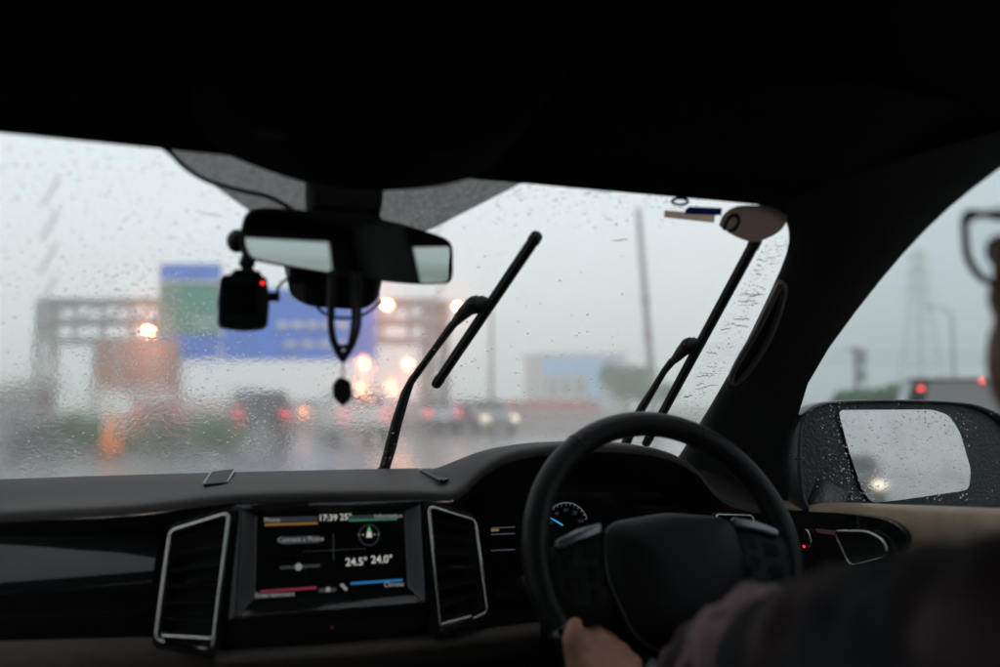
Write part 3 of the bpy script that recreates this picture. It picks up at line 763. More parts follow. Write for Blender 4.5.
# dash-top demister grilles
def dash_grille(quad, nm, zg):
    def dz(px, py):   # hit the nearly flat dash top
        return at_d(px, py, 1) * 0 + ray(px, py) * (zg / ray(px, py).z)
    P = rounded([dz(x, y) + Vector((0, 0, .0005)) for x, y in quad], .008, 3)
    g = MB().slab(P, (0, 0, .0035)).build(nm, M['rubber'], dash)
    MB().tube([p + Vector((0, 0, .0032)) for p in P], .0011, 6, closed=True).build('grille_frame', M['silver'], dash, smooth=True)
dash_grille([(203, 487), (211, 474.5), (235, 471.5), (227, 485)], 'demister_grille', -.1118)
dash_grille([(419, 472), (432, 471), (450, 481), (441, 483)], 'demister_grille', -.1098)
# glossy passenger panel and brown lower strip
gp = [[at_y(px, y0, 1.285) for px, y0 in ((-260, 555), (0, 537), (80, 535), (163, 532))], [at_y(px, y0, 1.235) for px, y0 in ((-260, 590), (0, 574), (80, 568), (155, 562))],
      [at_y(px, y0, 1.225) for px, y0 in ((-260, 612), (0, 594), (80, 589), (152, 583))], [at_y(px, y0, 1.25) for px, y0 in ((-260, 665), (0, 642), (80, 640), (146, 636))]]
vs, fs = grid(gp); mesh('lacquer_panel', vs, fs, M['gloss'], dash, bev=.006)
gp = [[at_y(px, y0, 1.225) for px, y0 in ((-260, 664), (0, 641), (150, 637), (225, 650))], [at_y(px, y0, 1.20) for px, y0 in ((-260, 700), (0, 668), (150, 662), (225, 668))], [at_y(px, y0, 1.24) for px, y0 in ((-260, 800), (0, 760), (150, 740), (225, 730))]]
vs, fs = grid(gp); mesh('lower_strip', vs, fs, M['brownstrip'], dash, smooth=True)
gp = [[at_y(px, y0, 1.165) for px, y0 in ((215, 651), (330, 644), (440, 634), (540, 622))], [at_y(px, y0, 1.13) for px, y0 in ((215, 664), (330, 657), (440, 648), (540, 636))], [at_y(px, y0, 1.2) for px, y0 in ((215, 690), (330, 680), (440, 670), (540, 655))]]
vs, fs = grid(gp); mesh('knee_strip', vs, fs, M['brownstrip'], dash, smooth=True)
# --- centre screen ------------------------------------------------------------------
scr = part('touch_screen')
YS0, YS1 = 1.205, 1.18
TL, TRr, BR, BL = at_y(262, 517.5, YS0), at_y(398.5, 514, YS0), at_y(402.5, 584, YS1), at_y(260, 594, YS1)
lipL, lipR = at_y(237, 618, 1.1565), at_y(425, 603, 1.1565)
tL, tR = at_y(243, 509, 1.185), at_y(420, 504, 1.185)
oL, oR = at_y(232, 505, 1.19), at_y(430, 500, 1.19)
bL, bR = at_y(222, 650, 1.17), at_y(440, 636, 1.17)
TLo, TRo, BLo, BRo = at_y(256, 515, YS0), at_y(404, 511, YS0), at_y(254, 597, YS1), at_y(408, 587, YS1)
sL, sR = at_y(229, 622, 1.1595), at_y(433, 606, 1.1595)
V = [TLo, TRo, BRo, BLo, tL, tR, lipR, lipL, oL, oR, sR, sL, bR, bL]
fsz = [(0, 1, 5, 4), (1, 2, 6, 5), (2, 3, 7, 6), (3, 0, 4, 7), (4, 5, 9, 8), (5, 6, 10, 9), (6, 7, 11, 10), (7, 4, 8, 11), (11, 10, 12, 13), (0, 3, 2, 1)]
bz = mesh('bezel', V, fsz, M['gloss'], scr, bev=.0025, seg=2)
bz.data.materials.append(M['satin']); bz.data.materials.append(M['rubber']); bz.data.polygons[0].material_index = 2; bz.data.polygons[1].material_index = 1; bz.data.polygons[3].material_index = 1
nrm = (TRr - TL).cross(BL - TL).normalized()
if nrm.y > 0: nrm = -nrm
def S(a, b, off=.0012): return (TL * (1 - a) + TRr * a) * (1 - b) + (BL * (1 - a) + BR * a) * b + nrm * off
mesh('display', [S(0, 0, .0005), S(1, 0, .0005), S(1, 1.05, .0005), S(0, 1.05, .0005)], [(0, 1, 2, 3)], M['screen'], scr)
def bar(nm, a0, b0, a1, b1, m): mesh(nm, [S(a0, b0), S(a1, b0), S(a1, b1), S(a0, b1)], [(0, 1, 2, 3)], m, scr)
def text(s, pos, ex, ey, size, m, parent, align='CENTER', name='lettering'):
    cu = bpy.data.curves.new(name, 'FONT'); cu.body = s; cu.size = size; cu.align_x = align; cu.align_y = 'CENTER'; cu.offset = size * .012
    tmp = bpy.data.objects.new('tmp', cu); COL.objects.link(tmp); bpy.context.view_layer.update()
    me = bpy.data.meshes.new_from_object(tmp.evaluated_get(bpy.context.evaluated_depsgraph_get())); bpy.data.objects.remove(tmp); bpy.data.curves.remove(cu)
    me.materials.clear(); me.materials.append(m); o = bpy.data.objects.new(name, me); link(o, parent)
    ez = ex.cross(ey).normalized(); ey = ez.cross(ex).normalized()
    o.matrix_basis = Matrix.Translation(pos) @ Matrix((ex, ey, ez)).transposed().to_4x4()
    return o
EX = (TRr - TL).normalized(); EY = (TL - BL).normalized()
bar('menu_bar', .02, .005, .395, .07, M['e_grey']); bar('menu_bar', .63, .005, .99, .07, M['e_grey'])
bar('menu_line', .02, .085, .395, .115, M['e_amber']); bar('menu_line', .62, .06, .985, .088, M['e_green'])
bar('menu_line', .0, .955, .385, .985, M['e_red']); bar('menu_line', .625, .93, 1.0, .962, M['e_blue'])
bar('divider', .505, .25, .51, .62, M['e_grey']); bar('divider', .3, .475, .74, .482, M['e_grey'])
bar('button', .14, .27, .41, .37, M['e_grey']); bar('slider', .13, .66, .41, .70, M['e_grey'])
text('17:39', S(.47, .035, .0022), EX, EY, .0105, M['e_white'], scr); text('25\u00b0', S(.60, .03, .0022), EX, EY, .0105, M['e_white'], scr)
text('Phone', S(.07, .04, .0022), EX, EY, .0075, M['e_dim'], scr); text('Information', S(.92, .03, .0022), EX, EY, .0075, M['e_dim'], scr)
text('Connect a Phone', S(.275, .315, .0022), EX, EY, .0078, M['e_dim'], scr)
text('24.5\u00b0', S(.67, .66, .0022), EX, EY, .0128, M['e_white'], scr); text('24.0\u00b0', S(.855, .645, .0022), EX, EY, .0128, M['e_white'], scr)
text('Entertainment', S(.10, 1.025, .0022), EX, EY, .0078, M['e_dim'], scr); text('Climate', S(.935, 1.0, .0022), EX, EY, .0078, M['e_dim'], scr)
def disc(nm, a, b, r, m, n=20, off=.0015, ring=False):
    c = S(a, b, off); P = [c + EX * r * math.cos(6.2832 * k / n) + EY * r * math.sin(6.2832 * k / n) for k in range(n)]
    if ring: MB().tube(P, .0006, 5, closed=True).build(nm, m, scr)
    else: mesh(nm, P, [tuple(range(n))], m, scr)
disc('slider_knob', .26, .68, .0042, M['e_dim']); disc('compass_ring', .77, .29, .0125, M['e_grey'], ring=True)
c = S(.77, .29, .0018)
mesh('compass_arrow', [c + EX * -.0035 - EY * .003, c + EX * .0035 - EY * .003, c + EX * .0025 + EY * .004, c - EX * .0025 + EY * .004], [(0, 1, 2, 3)], M['e_white'], scr)
mesh('compass_tip', [c - EX * .0025 + EY * .0045, c + EX * .0025 + EY * .0045, c + EY * .011], [(0, 1, 2)], glow('green tip', (.1, .7, .15), .6), scr)
for a in (.695, .725, .81, .84): disc('compass_dot', a, .285, .0012, M['e_dim'], 8)
bar('home_button', .40, .985, .52, 1.04, M['e_grey']); disc('home_icon', .465, 1.005, .003, M['e_dim']); 
c = S(.575, .985, .0018); mesh('settings_icon', [c + EX * -.005 + EY * .003, c + EX * -.001 + EY * .004, c + EX * .005 - EY * .003, c + EX * .002 - EY * .005], [(0, 1, 2, 3)], M['e_dim'], scr)
MB().ball(at_y(332, 627, 1.158), .0012).build('alarm_indicator', glow('dim red led', (.8, .02, .02), .15), scr)
# --- air vents -----------------------------------------------------------------------
def air_vent(pl, rr, yv, thick, lip, nl=7):
    v = part('air_vent')
    P = [at_y(x, y, yv + dy) for x, y, dy in pl]
    loop = rounded(P, rr, 5)
    n = (P[1] - P[0]).cross(P[3] - P[0]).normalized(); n = -n if n.y < 0 else n
    c = sum(P, Vector()) / 4
    outer = [c + (p - c) * 1.13 + n * .004 for p in loop]
    vs, fs = grid([outer, [p + n * .001 for p in loop], [p + n * .04 for p in loop]], True); mesh('vent_housing', vs, fs, M['dark'], v, smooth=True)
    mesh('vent_back', [p + n * .04 for p in loop], [tuple(range(len(loop)))], M['rubber'], v)
    MB().tube(loop, thick, 8, closed=True).build('chrome_frame', M['chrome'], v, smooth=True)
    for k in range(nl):
        t = (k + .7) / nl
        a, b = P[0].lerp(P[3], t).lerp(P[1].lerp(P[2], t), .03), P[0].lerp(P[3], t).lerp(P[1].lerp(P[2], t), .97)
        MB().slab([a + n * .008, b + n * .008, b + n * .030 + Vector((0, 0, .007)), a + n * .030 + Vector((0, 0, .007))], (0, 0, .0016)).build('louver', M['rubber'], v)
    m = P[0].lerp(P[3], .5).lerp(P[1].lerp(P[2], .5), .5)
    MB().box(m + n * .004, (.016, .012, .006)).build('vent_tab', M['dark'], v, bev=.002)
    if lip:
        L = [at_y(x, y, yv + dy) for x, y, dy in lip]
        MB().slab(L, n * .006).build('chrome_lip', M['chrome'], v, bev=.002)
    return v
air_vent([(170, 531, 0.02), (229, 513, 0), (212, 650, -.03), (155, 640, -.01)], .008, 1.17, .0021, [(160, 634, -.014), (212, 637, -.034), (210, 649, -.034), (164, 643, -.016)])
air_vent([(428.5, 506.5, 0), (475, 520, .02), (488, 612, -.01), (441, 634, -.03)], .008, 1.17, .0019, [(442, 623, -.034), (472, 615, -.02), (476, 619, -.02), (443, 633, -.034)])
air_vent([(716, 514.5, 0), (752, 515.5, .02), (765, 560, 0), (722, 560, -.02)], .006, 1.16, .0013, None, 4)
# --- instrument cluster --------------------------------------------------------------------
cl = part('instrument_cluster'); YCL = 1.285
P = [at_y(x, y, YCL) for x, y in ((484, 492), (700, 492), (700, 640), (484, 640))]; MB().slab(P, (0, .02, 0)).build('cluster_face', M['screen'], cl)
gc = at_y(566, 527, YCL - .004); GR = .034
m = MB(); m.tube([gc + Vector((GR * math.cos(a), 0, GR * math.sin(a))) for a in [R(20 + 8 * k) for k in range(19)]], .0006, 5); m.build('dial_arc', M['dial'], cl)
for k in range(13):
    a = R(18 + 12 * k); u = Vector((math.cos(a), 0, math.sin(a))); MB().tube([gc + u * GR * .9, gc + u * GR], .0005, 4).build('tick', M['dial'], cl)
for k, s in enumerate(('20', '40', '60', '80', '100')):
    a = R(162 - 36 * k); u = Vector((math.cos(a), 0, math.sin(a))); text(s, gc + u * GR * .70, Vector((1, 0, 0)), Vector((0, 0, 1)), .0068, M['e_grey'], cl, name='dial_number')
a = R(150); u = Vector((math.cos(a), 0, math.sin(a))); MB().tube([gc + u * .006, gc + u * GR * .85], [.0012, .0007], 6).build('needle', M['needle'], cl)
for y in (527.5, 534, 550):
    mesh('display_line', [at_y(x, yy, YCL - .003) for x, yy in ((491, y), (515, y - 1), (515, y), (491, y + 1))], [(0, 1, 2, 3)], glow('grey blue line', (.3, .36, .5), .16), cl)
mesh('display_text', [at_y(x, yy, YCL - .003) for x, yy in ((491, 529), (499, 528.6), (499, 531.2), (491, 531.6))], [(0, 1, 2, 3)], M['e_amber'], cl)
# --- steering wheel ---------------------------------------------------------------------------
sw = part('steering_wheel')
TILT = R(22); WC = Vector((.575, 1.05, -.188)); WU = Vector((1, 0, 0)); WV = Vector((0, math.sin(TILT), math.cos(TILT))); WN = Vector((0, -math.cos(TILT), math.sin(TILT)))
def W(u, v, w=0.0): return WC + WU * u + WV * v + WN * w
RR = .170
def arc_tube(a0, a1, rr, n, closed=False, rad=RR, grow=1.0):
    ps = [W(rad * math.cos(R(a0 + (a1 - a0) * k / n)), rad * math.sin(R(a0 + (a1 - a0) * k / n)), .0) for k in range(n if closed else n + 1)]
    return MB().tube(ps, rr, 14, closed=closed)
arc_tube(0, 360, .0158, 72, True).build('rim', M['leather'], sw, smooth=True)
for a in (63, 124, 200, 340): arc_tube(a - .5, a + .5, .0163, 2).build('rim_seam', M['rubber'], sw, smooth=True)
for a0, a1 in ((205, 255), (285, 335)): arc_tube(a0, a1, .0168, 14).build('rim_insert', M['gloss'], sw, smooth=True)
def dome(outline, ws_, name, m, parent, smooth=True):
    cx = sum(p[0] for p in outline) / len(outline); cyy = sum(p[1] for p in outline) / len(outline)
    rows = [[W(cx + (u - cx) * s, cyy + (v - cyy) * s, w) for u, v in outline] for s, w in ws_]
    vs, fs = grid(rows, True); fs.append(tuple((len(rows) - 1) * len(outline) + i for i in range(len(outline))))
    return mesh(name, vs, fs, m, parent, smooth=smooth)
def r2(poly, r, n=5): return [(p.x, p.y) for p in rounded([Vector((a, b, 0)) for a, b in poly], r, n)]
ab = r2([(-.085, .040), (0, .050), (.088, .040), (.094, -.02), (.07, -.095), (.03, -.115), (-.03, -.115), (-.07, -.095), (-.094, -.02)], .022)
dome(ab, ((1, -.03), (1, .012), (.97, .022), (.85, .032), (.6, .040), (.3, .043)), 'airbag_cover', M['soft_black'] if 'soft_black' in M else M['dark'], sw)
seam = [W(u * .985, (v + .03) * .985 - .03, .0165) for u, v in ab]
MB().tube(seam, .0012, 5, closed=True).build('airbag_seam', M['silver'], sw, smooth=True)
for s in (-1, 1):
    pl = r2([(s * .083, .040), (s * .125, .032), (s * .166, .010), (s * .168, -.035), (s * .13, -.075), (s * .088, -.07)], .012)
    dome(pl, ((1, -.02), (1, .004), (.95, .012), (.6, .014)), 'spoke', M['dark'], sw)
    tr = r2([(s * .088, .041), (s * .122, .034), (s * .150, .022), (s * .148, .012), (s * .118, .022), (s * .09, .028)], .004, 3)
    dome(tr, ((1, .010), (1, .017), (.9, .019)), 'spoke_trim', M['silver'], sw)
    for (u, v, a, b) in ((.103, .010, .014, .011), (.134, .0, .012, .013), (.103, -.016, .014, .010), (.134, -.028, .012, .010), (.103, -.042, .014, .010)):
        bt = r2([(s * u - a, v - b), (s * u + a, v - b), (s * u + a, v + b), (s * u - a, v + b)], .004, 3)
        dome(bt, ((1, .010), (1, .0128), (.85, .0140)), 'button', M['dark'], sw)
    pl = r2([(s * .03, -.11), (s * .062, -.10), (s * .098, -.142), (s * .064, -.160)], .006, 3)
    dome(pl, ((1, -.02), (1, .006), (.8, .010)), 'lower_spoke', M['gloss'], sw)
MB().tube([W(0, -.03, -.03), W(0, -.03, -.22)], [.05, .06], 16).build('steering_column', M['dark'], sw, smooth=True)
st = part('indicator_stalk'); MB().tube([W(.05, .01, -.06), W(.16, .035, -.06), W(.185, .04, -.055)], [.007, .010, .008], 10).build('lever', M['dark'], st, smooth=True)
st = part('wiper_stalk'); MB().tube([W(-.05, -.02, -.06), W(-.15, -.01, -.06), W(-.17, -.008, -.055)], [.007, .010, .008], 10).build('lever', M['dark'], st, smooth=True)
# --- cabin mirror with camera box and roof console -------------------------------------------------
rm = part('cabin_mirror')
MN = Vector((.02, -1, -.075)).normalized(); MP = at_d(347, 246, 1.05)
def on_m(px, py, off=0.0): return at_plane(px, py, MP + MN * off, MN)
out = [(244, 217), (256, 208), (300, 209.5), (380, 219), (432, 233), (451, 243), (453.5, 262), (452, 280), (441, 284), (405, 283), (340, 275), (262, 261.5), (243, 254), (240, 236)]
loop = smooth_line([on_m(x, y) for x, y in out + [out[0]]], 4)[:-1]
c = sum(loop, Vector()) / len(loop)
rows = [[c + (p - c) * s - MN * d for p in loop] for s, d in ((.955, -.002), (.99, -.0015), (1, .004), (.99, .018), (.90, .032), (.5, .040), (.05, .042))]
vs, fs = grid(rows, True); mesh('mirror_housing', vs, fs, M['camplastic'], rm, smooth=True)
gl = [c + (p - c) * .957 + MN * .0018 for p in loop]; mesh('mirror_glass', gl, [tuple(range(len(gl)))], M['mirror'], rm)
P = [on_m(x, y, -.02) for x, y in ((311, 170), (385, 170), (384, 200), (381, 214), (386, 226), (312, 226))]
MB().slab(P, -MN * .05).build('mirror_stem', M['camplastic'], rm, bev=.006)
P = [at_y(x, y, 1.10) for x, y in ((290, 262), (384, 262), (383, 288), (375, 306), (362, 312), (310, 309), (292, 300), (288, 288))]
sb = MB().slab(rounded(P, .01, 4), (0, .08, .05)).build('camera_box', M['dark'], rm, bev=.006)
MB().slab([at_y(x, y, 1.098) for x, y in ((292, 284), (304, 284), (306, 304), (296, 299))], (0, .004, 0)).build('box_side_trim', M['grip'], rm, bev=.001)
MB().slab([at_y(x, y, 1.098) for x, y in ((376, 282), (381, 282), (379, 297), (374, 303))], (0, .004, 0)).build('box_side_trim', M['grip'], rm, bev=.001)
rc = part('roof_console')
op = [(190, 118), (215, 143), (240, 156), (270, 168), (310, 181), (345, 187), (385, 190.5), (425, 188), (455, 182.5), (475, 176), (500, 160), (515, 125)]
a = [at_y(x, y, .92) for x, y in smooth_line([Vector((x, y, 0)) for x, y in op], 3) for x, y in [(x, y)]] if False else [at_y(p.x, p.y, .93) for p in smooth_line([Vector((x, y, 0)) for x, y in op], 3)]
rows = [a, [p + Vector((0, -.03, .004)) for p in a], [p * 1 + Vector((0, -.12, .02)) for p in a], [Vector((p.x, .66, .315)) for p in a]]
rows = [[Vector((p.x, p.y + .06, p.z + .012)) for p in a]] + rows
vs, fs = grid(rows); mesh('console_shell', vs, fs, M['headliner'], rc, smooth=True)
MB().ball(at_y(325, 171.5, .925), .0014).build('console_indicator', glow('dim red', (.9, .05, .05), .35), rc)
for px, py in ((272, 131), (446, 150)):  # faint airbag lettering, shown as plain grey plates
    p = [at_y(px + dx, py + dy, .84) for dx, dy in ((-15, -3), (15, -6 if px > 300 else 3), (15, 2 if px > 300 else 9), (-15, 6))]
    MB().slab(p, (0, .004, .002)).build('airbag_label', mat('grey label', (.05, .05, .055), .5), rc, bev=.001)
# sun visors
for s, lab in ((-1, 0), (1, 0)):
    vz = part('sun_visor'); P = [Vector((XC + s * u, y, z)) for u, y, z in ((.20, .90, .262), (.56, .88, .25), (.54, .70, .293), (.20, .71, .298))]
    MB().slab(rounded(P, .02, 4), (0, -.004, -.016)).build('visor_pad', M['headliner'], vz, bev=.006)
    MB().tube([Vector((XC + s * .17, .905, .272)), Vector((XC + s * .57, .885, .258))], .005, 8).build('visor_rod', M['dark'], vz)
# --- wipers -------------------------------------------------------------------------------------
def wiper(arm, armw, joint, b0, b1, lab):
    w = part('wiper')
    pts = [ws(x, y, o) for x, y, o in arm]
    MB().tube(pts, [a / 972 * 1.45 / 2 for a in armw], 8).build('arm', M['rubber'], w, smooth=False)
    j = [ws(x, y, o) for x, y, o in joint]; MB().tube(j, [.006, .009, .011, .011, .008], 8).build('joint', M['rubber'], w, smooth=True)
    a, b = ws(*b0, .012), ws(*b1, .012); L = 14
    P = []
    for k in range(L + 1):
        t = k / L; q = a.lerp(b, t); P.append(wsp(q.x, q.z, .0) if False else q)
    # keep the blade on the curved glass
    px = [(b0[0] + (b1[0] - b0[0]) * k / L, b0[1] + (b1[1] - b0[1]) * k / L) for k in range(L + 1)]
    P = [ws(x, y, .011) for x, y in px]
    prof = [.0060] + [.0073] * (L - 1) + [.0066]
    MB().tube(P, prof, 8).build('blade', M['rubber'], w, smooth=False)
    MB().tube([ws(x, y, .0035) for x, y in px], .0024, 6).build('rubber_lip', M['rubber'], w)
    MB().ball(pts[0], (.012, .012, .010), 10, 6).build('pivot_cap', M['rubber'], w, smooth=True)
    MB().tube([j[2], j[2] + (j[3] - j[2]) * .6], .0125, 8).build('clip', M['dark'], w)
    for e, q in ((P[0], P[1]), (P[-1], P[-2])):
        MB().tube([e, e.lerp(q, .55)], [.0076, .0082], 8).build('end_cap', M['dark'], w)
    return w
wiper([(384, 470, .02), (390, 449, .024), (397, 421, .028), (405, 395, .03), (411, 381, .03), (433, 351, .028), (452, 325, .024), (457, 320, .022)], [13, 14, 12.5, 11, 8, 7, 8, 7], [(455, 322, .022), (463, 313, .02), (472, 305, .018), (482, 303, .015), (489, 304, .012)], (436, 384), (537, 235), 0)
wiper([(618, 462, .02), (627, 440, .024), (635, 421, .028), (642, 407, .03), (652, 391, .03), (664, 371, .028), (672, 361, .024), (676, 358, .022)], [12, 12, 11, 10, 8, 7, 8, 7], [(674, 360, .022), (681, 352, .02), (687, 346, .018), (694, 344, .015), (699, 345, .012)], (646, 443), (757, 238), 0)
# --- door mirror ---------------------------------------------------------------------------------
dm = part('door_mirror'); DMN = Vector((-.30, -.95, .035)).normalized(); DMP = at_d(903, 452, 1.42)
def on_d(px, py, off=0.0): return at_plane(px, py, DMP + DMN * off, DMN)
ho = [(797, 428), (806, 411), (826, 402), (880, 399.5), (950, 401), (985, 407), (1012, 425), (1025, 465), (1018, 505), (960, 516), (850, 520), (806, 512), (797, 470)]
loop = smooth_line([on_d(x, y) for x, y in ho + [ho[0]]], 4)[:-1]; c = sum(loop, Vector()) / len(loop)
rows = [[c + (p - c) * s - DMN * d for p in loop] for s, d in ((.93, .010), (.955, -.004), (.985, -.004), (1, .006), (1.01, .03), (.98, .07), (.85, .11), (.5, .14), (.05, .15))]
wetblack = mat('wet dark mirror shell', (.018, .021, .026), .25, spec=.5, bump=.6, bscale=240)
vs, fs = grid(rows, True); mesh('mirror_shell', vs, fs, wetblack, dm, smooth=True)
mesh('mirror_pan', [c + (p - c) * .95 - DMN * .012 for p in loop], [tuple(range(len(loop)))], wetblack, dm)
gp = [(838, 410), (932, 409.5), (949, 415), (960, 432), (971, 470), (969, 490), (900, 500), (872, 503), (862, 490), (848, 448)]
gl = rounded([on_d(x, y, -.004) for x, y in gp], .010, 6)
mesh('mirror_glass', gl, [tuple(range(len(gl)))], mat('rain-hazed mirror', (.84, .81, .80), .04, metal=1, var=.06, scale=30), dm)
MB().tube([Vector((.9, 1.22, -.2)), c - DMN * .05 - Vector((.1, 0, .05))], [.03, .03], 10).build('mirror_arm', wetblack, dm, smooth=True)
# --- driver seat ------------------------------------------------------------------------------------
seat = part('driver_seat'); seatm = mat('black seat leather', (.02, .019, .019), .5, bump=.3)
MB().box((.6, .28, -.62), (.5, .54, .16)).build('cushion', seatm, seat, bev=.05, seg=3)
MB().slab([(.36, .10, -.55), (.84, .10, -.55), (.82, -.06, -.10), (.38, -.06, -.10)], (0, -.12, -.02)).build('backrest', seatm, seat, bev=.05, seg=3)
MB().box((.6, -.12, -.02), (.26, .1, .13)).build('headrest', seatm, seat, bev=.04, seg=3)
# ================================================================== THINGS IN THE CAR
# stickers
def sticker(name, px, m, label, cat, smoothit=False, off=-.004):
    P = [ws(x, y, off) for x, y in px]
    if smoothit: P = smooth_line(P + [P[0]], 4)[:-1]
    nn = wsn(P[0].x, P[0].z)
    o = MB().slab(P, nn * -.0006).build(name, m); return tag(o, label, cat)
sticker('sticker', [(686, 208.5), (690, 206.5), (722, 208), (721, 215), (684, 213.5)], M['navy'], 'dark blue rectangular sticker at the top of the windscreen', 'sticker', off=-.0055)
sticker('sticker', [(664.5, 210), (715, 215), (714, 222.5), (664, 217)], M['beige'], 'beige paper strip sticker below the blue one', 'sticker')
rng = [ws(680 + 8 * math.cos(a), 201.5 + 3.2 * math.sin(a), -.004) for a in [k * 6.2832 / 18 for k in range(18)]]
tag(MB().tube(rng, .0017, 6, closed=True).build('sticker', M['navy']), 'small blue ring sticker at the windscreen header', 'sticker')
rs = empty('paper_disc', ws(753, 222, -.005), 'round brown paper disc in the upper right corner of the windscreen', 'sticker')
ed = [(719, 225), (724, 214), (738, 206), (765, 206), (783, 213), (787, 219), (780, 230), (766, 238), (752, 241), (738, 237), (727, 231)]
P = smooth_line([ws(x, y, -.006) for x, y in ed + [ed[0]]], 4)[:-1]
MB().slab(P, wsn(.7, .2) * -.0012).build('disc', M['brownpaper'], rs)
hk = [ws(x, y, -.0085) for x, y in smooth_line([Vector((x, y, 0)) for x, y in ((724, 230), (730, 218), (737, 215), (739, 222), (735, 229), (729, 231))], 3) for x, y in [(x, y)]] if False else [ws(p.x, p.y, -.0085) for p in smooth_line([Vector((x, y, 0)) for x, y in ((724, 229), (729, 218), (736, 215), (739, 221), (735, 229), (729, 231))], 3)]
MB().tube(hk, .0022, 6).build('printed_mark', M['rubber'], rs)
# dash camera
dc = empty('dash_camera', at_d(245, 300, 1.06), 'small black dash camera with a red light hanging left of the cabin mirror', 'dash camera')
Y0 = 1.03
P = rounded([at_y(x, y, Y0) for x, y in ((221, 274), (267, 275.5), (270, 300), (268, 328), (245, 330), (219, 326.5), (218.5, 300))], .006, 4)
MB().slab(P, (0, .030, 0)).build('camera_body', M['camplastic'], dc, bev=.003)
mesh('camera_screen', [at_y(x, y, Y0 - .0008) for x, y in ((225, 282), (256, 282), (256, 316), (225, 315))], [(0, 1, 2, 3)], M['screen'], dc)
MB().ball(at_y(262.5, 283, Y0), .0018).build('record_light', M['led'], dc)
for k in range(4): MB().ball(at_y(230 + 9 * k, 322, Y0), .0016).build('button', M['dark'], dc)
MB().tube([at_y(248, 275, Y0 + .015), at_y(247, 268, Y0 + .015), at_y(247, 264, Y0 + .015), at_y(248, 256, Y0 + .015)], [.010, .006, .009, .007], 10).build('mount_neck', M['camplastic'], dc)
MB().slab([at_y(x, y, Y0) for x, y in ((231, 273), (262, 275), (260, 271), (236, 269))], (0, .03, 0)).build('mount_plate', M['camplastic'], dc)
MB().ball(at_y(237, 241, Y0 + .03), (.011, .02, .0125)).build('lens_barrel', M['camplastic'], dc, smooth=True)
MB().tube(smooth_line([at_y(x, y, Y0 + .01) for x, y in ((268, 297), (276, 297), (278, 289), (284, 281), (293, 278), (302, 281), (311, 293), (318, 308), (330, 316), (346, 318), (360, 316), (372, 309), (380, 300))], 4), .0017, 6).build('power_cable', M['rubber'], dc, smooth=True)
MB().box(at_y(274, 297, Y0 + .01), (.011, .008, .009)).build('plug', M['rubber'], dc)
tag(MB().tube(smooth_line([ws(x, y, -.012) for x, y in ((150, 140), (168, 151), (186, 168), (208, 181), (238, 190), (266, 196), (285, 205), (300, 216))], 4), .0024, 6).build('cable', M['rubber'], None, smooth=True), 'thin black cable running down the windscreen to the cabin mirror', 'cable')
# amulet
am = empty('hanging_amulet', at_d(343, 280, 1.05), 'dark amulet hanging on a looped cord below the cabin mirror', 'amulet')
YA = 1.02
def cord(pts, r=.0028): MB().tube(smooth_line([at_y(x, y, YA + dy) for x, y, dy in pts], 4), r * 1.25, 6).build('cord', M['beads'], am, smooth=True)
cord([(333, 270, .0), (332, 300, 0), (331, 325, 0), (334, 342, 0), (341, 357, 0)], .0033); cord([(329, 272, .02), (329, 310, .02), (333, 333, .015), (340, 356, .0)], .002)
cord([(352, 272, 0), (353, 300, 0), (354, 320, 0), (350, 344, 0), (344, 357, 0)], .0025); cord([(360, 272, .01), (359, 300, .01), (359, 325, .01), (353, 345, .0), (345, 358, 0)], .0022)
cord([(334, 346, 0), (343, 347, -.003), (352, 345, 0)], .0022)
MB().ball(at_y(343, 357, YA), (.0045, .0045, .006)).build('knot', M['beads'], am, smooth=True)
MB().tube([at_y(343 + 2 * math.cos(a), 372 + 4.5 * math.sin(a), YA) for a in [k * .6283 for k in range(10)]], .0007, 5, closed=True).build('ring', M['silver'], am)
MB().tube([at_y(343, 360, YA), at_y(343, 368, YA)], .0009, 5).build('link', M['beads'], am)
pp = rounded([at_y(x, y, YA - .004) for x, y in ((340, 376), (351, 381), (353, 397), (344, 407), (334, 398), (333, 385))], .004, 4)
MB().slab(pp, (0, .009, 0)).build('pendant', M['beads'], am, bev=.002)
# ---------------------------------------------------------------- driver
HX = .600
body = MB()
hd = Vector((.589, .440, .100))
body.ball(hd + Vector((0, -.01, .03)), (.076, .095, .098), 20, 14); body.ball(hd + Vector((0, .030, -.055)), (.066, .070, .085), 18, 12)
body.ball(hd + Vector((0, .066, -.110)), (.032, .030, .028)); body.ball(hd + Vector((0, .07, -.01)), (.055, .03, .045))
body.ball(hd + Vector((-.040, .052, -.075)), (.034, .036, .050)); body.ball(hd + Vector((.040, .052, -.075)), (.034, .036, .050))
body.capsule(hd + Vector((0, .092, .015)), .010, hd + Vector((0, .112, -.028)), .015); body.ball(hd + Vector((0, .092, -.058)), (.024, .014, .012))
for s in (-1, 1):
    body.ball(hd + Vector((s * .076, -.012, -.01)), (.010, .020, .033)); body.ball(hd + Vector((s * .042, .062, -.03)), (.024, .024, .024))
body.capsule(hd + Vector((0, -.02, -.07)), .055, (HX, .37, -.13), .058)
SH_L, SH_R = Vector((.425, .385, -.142)), Vector((.775, .335, -.145))
EL = at_d(748, 678, .80); HANDC = at_d(603, 664, 1.085); WR = at_d(622, 716, 1.0)
body.capsule((HX, .33, -.2), .12, (HX, .30, -.42), .125); body.capsule((HX - .06, .33, -.2), .10, (HX + .06, .33, -.2), .10); body.capsule((HX - .06, .3, -.5), .12, (HX + .06, .3, -.5), .12)
body.capsule(SH_L, .062, SH_R, .062)
body.capsule(SH_L, .058, EL, .043); body.capsule(EL, .042, WR, .028)
ER = Vector((.86, .45, -.38)); WRR = Vector((.76, .66, -.42))
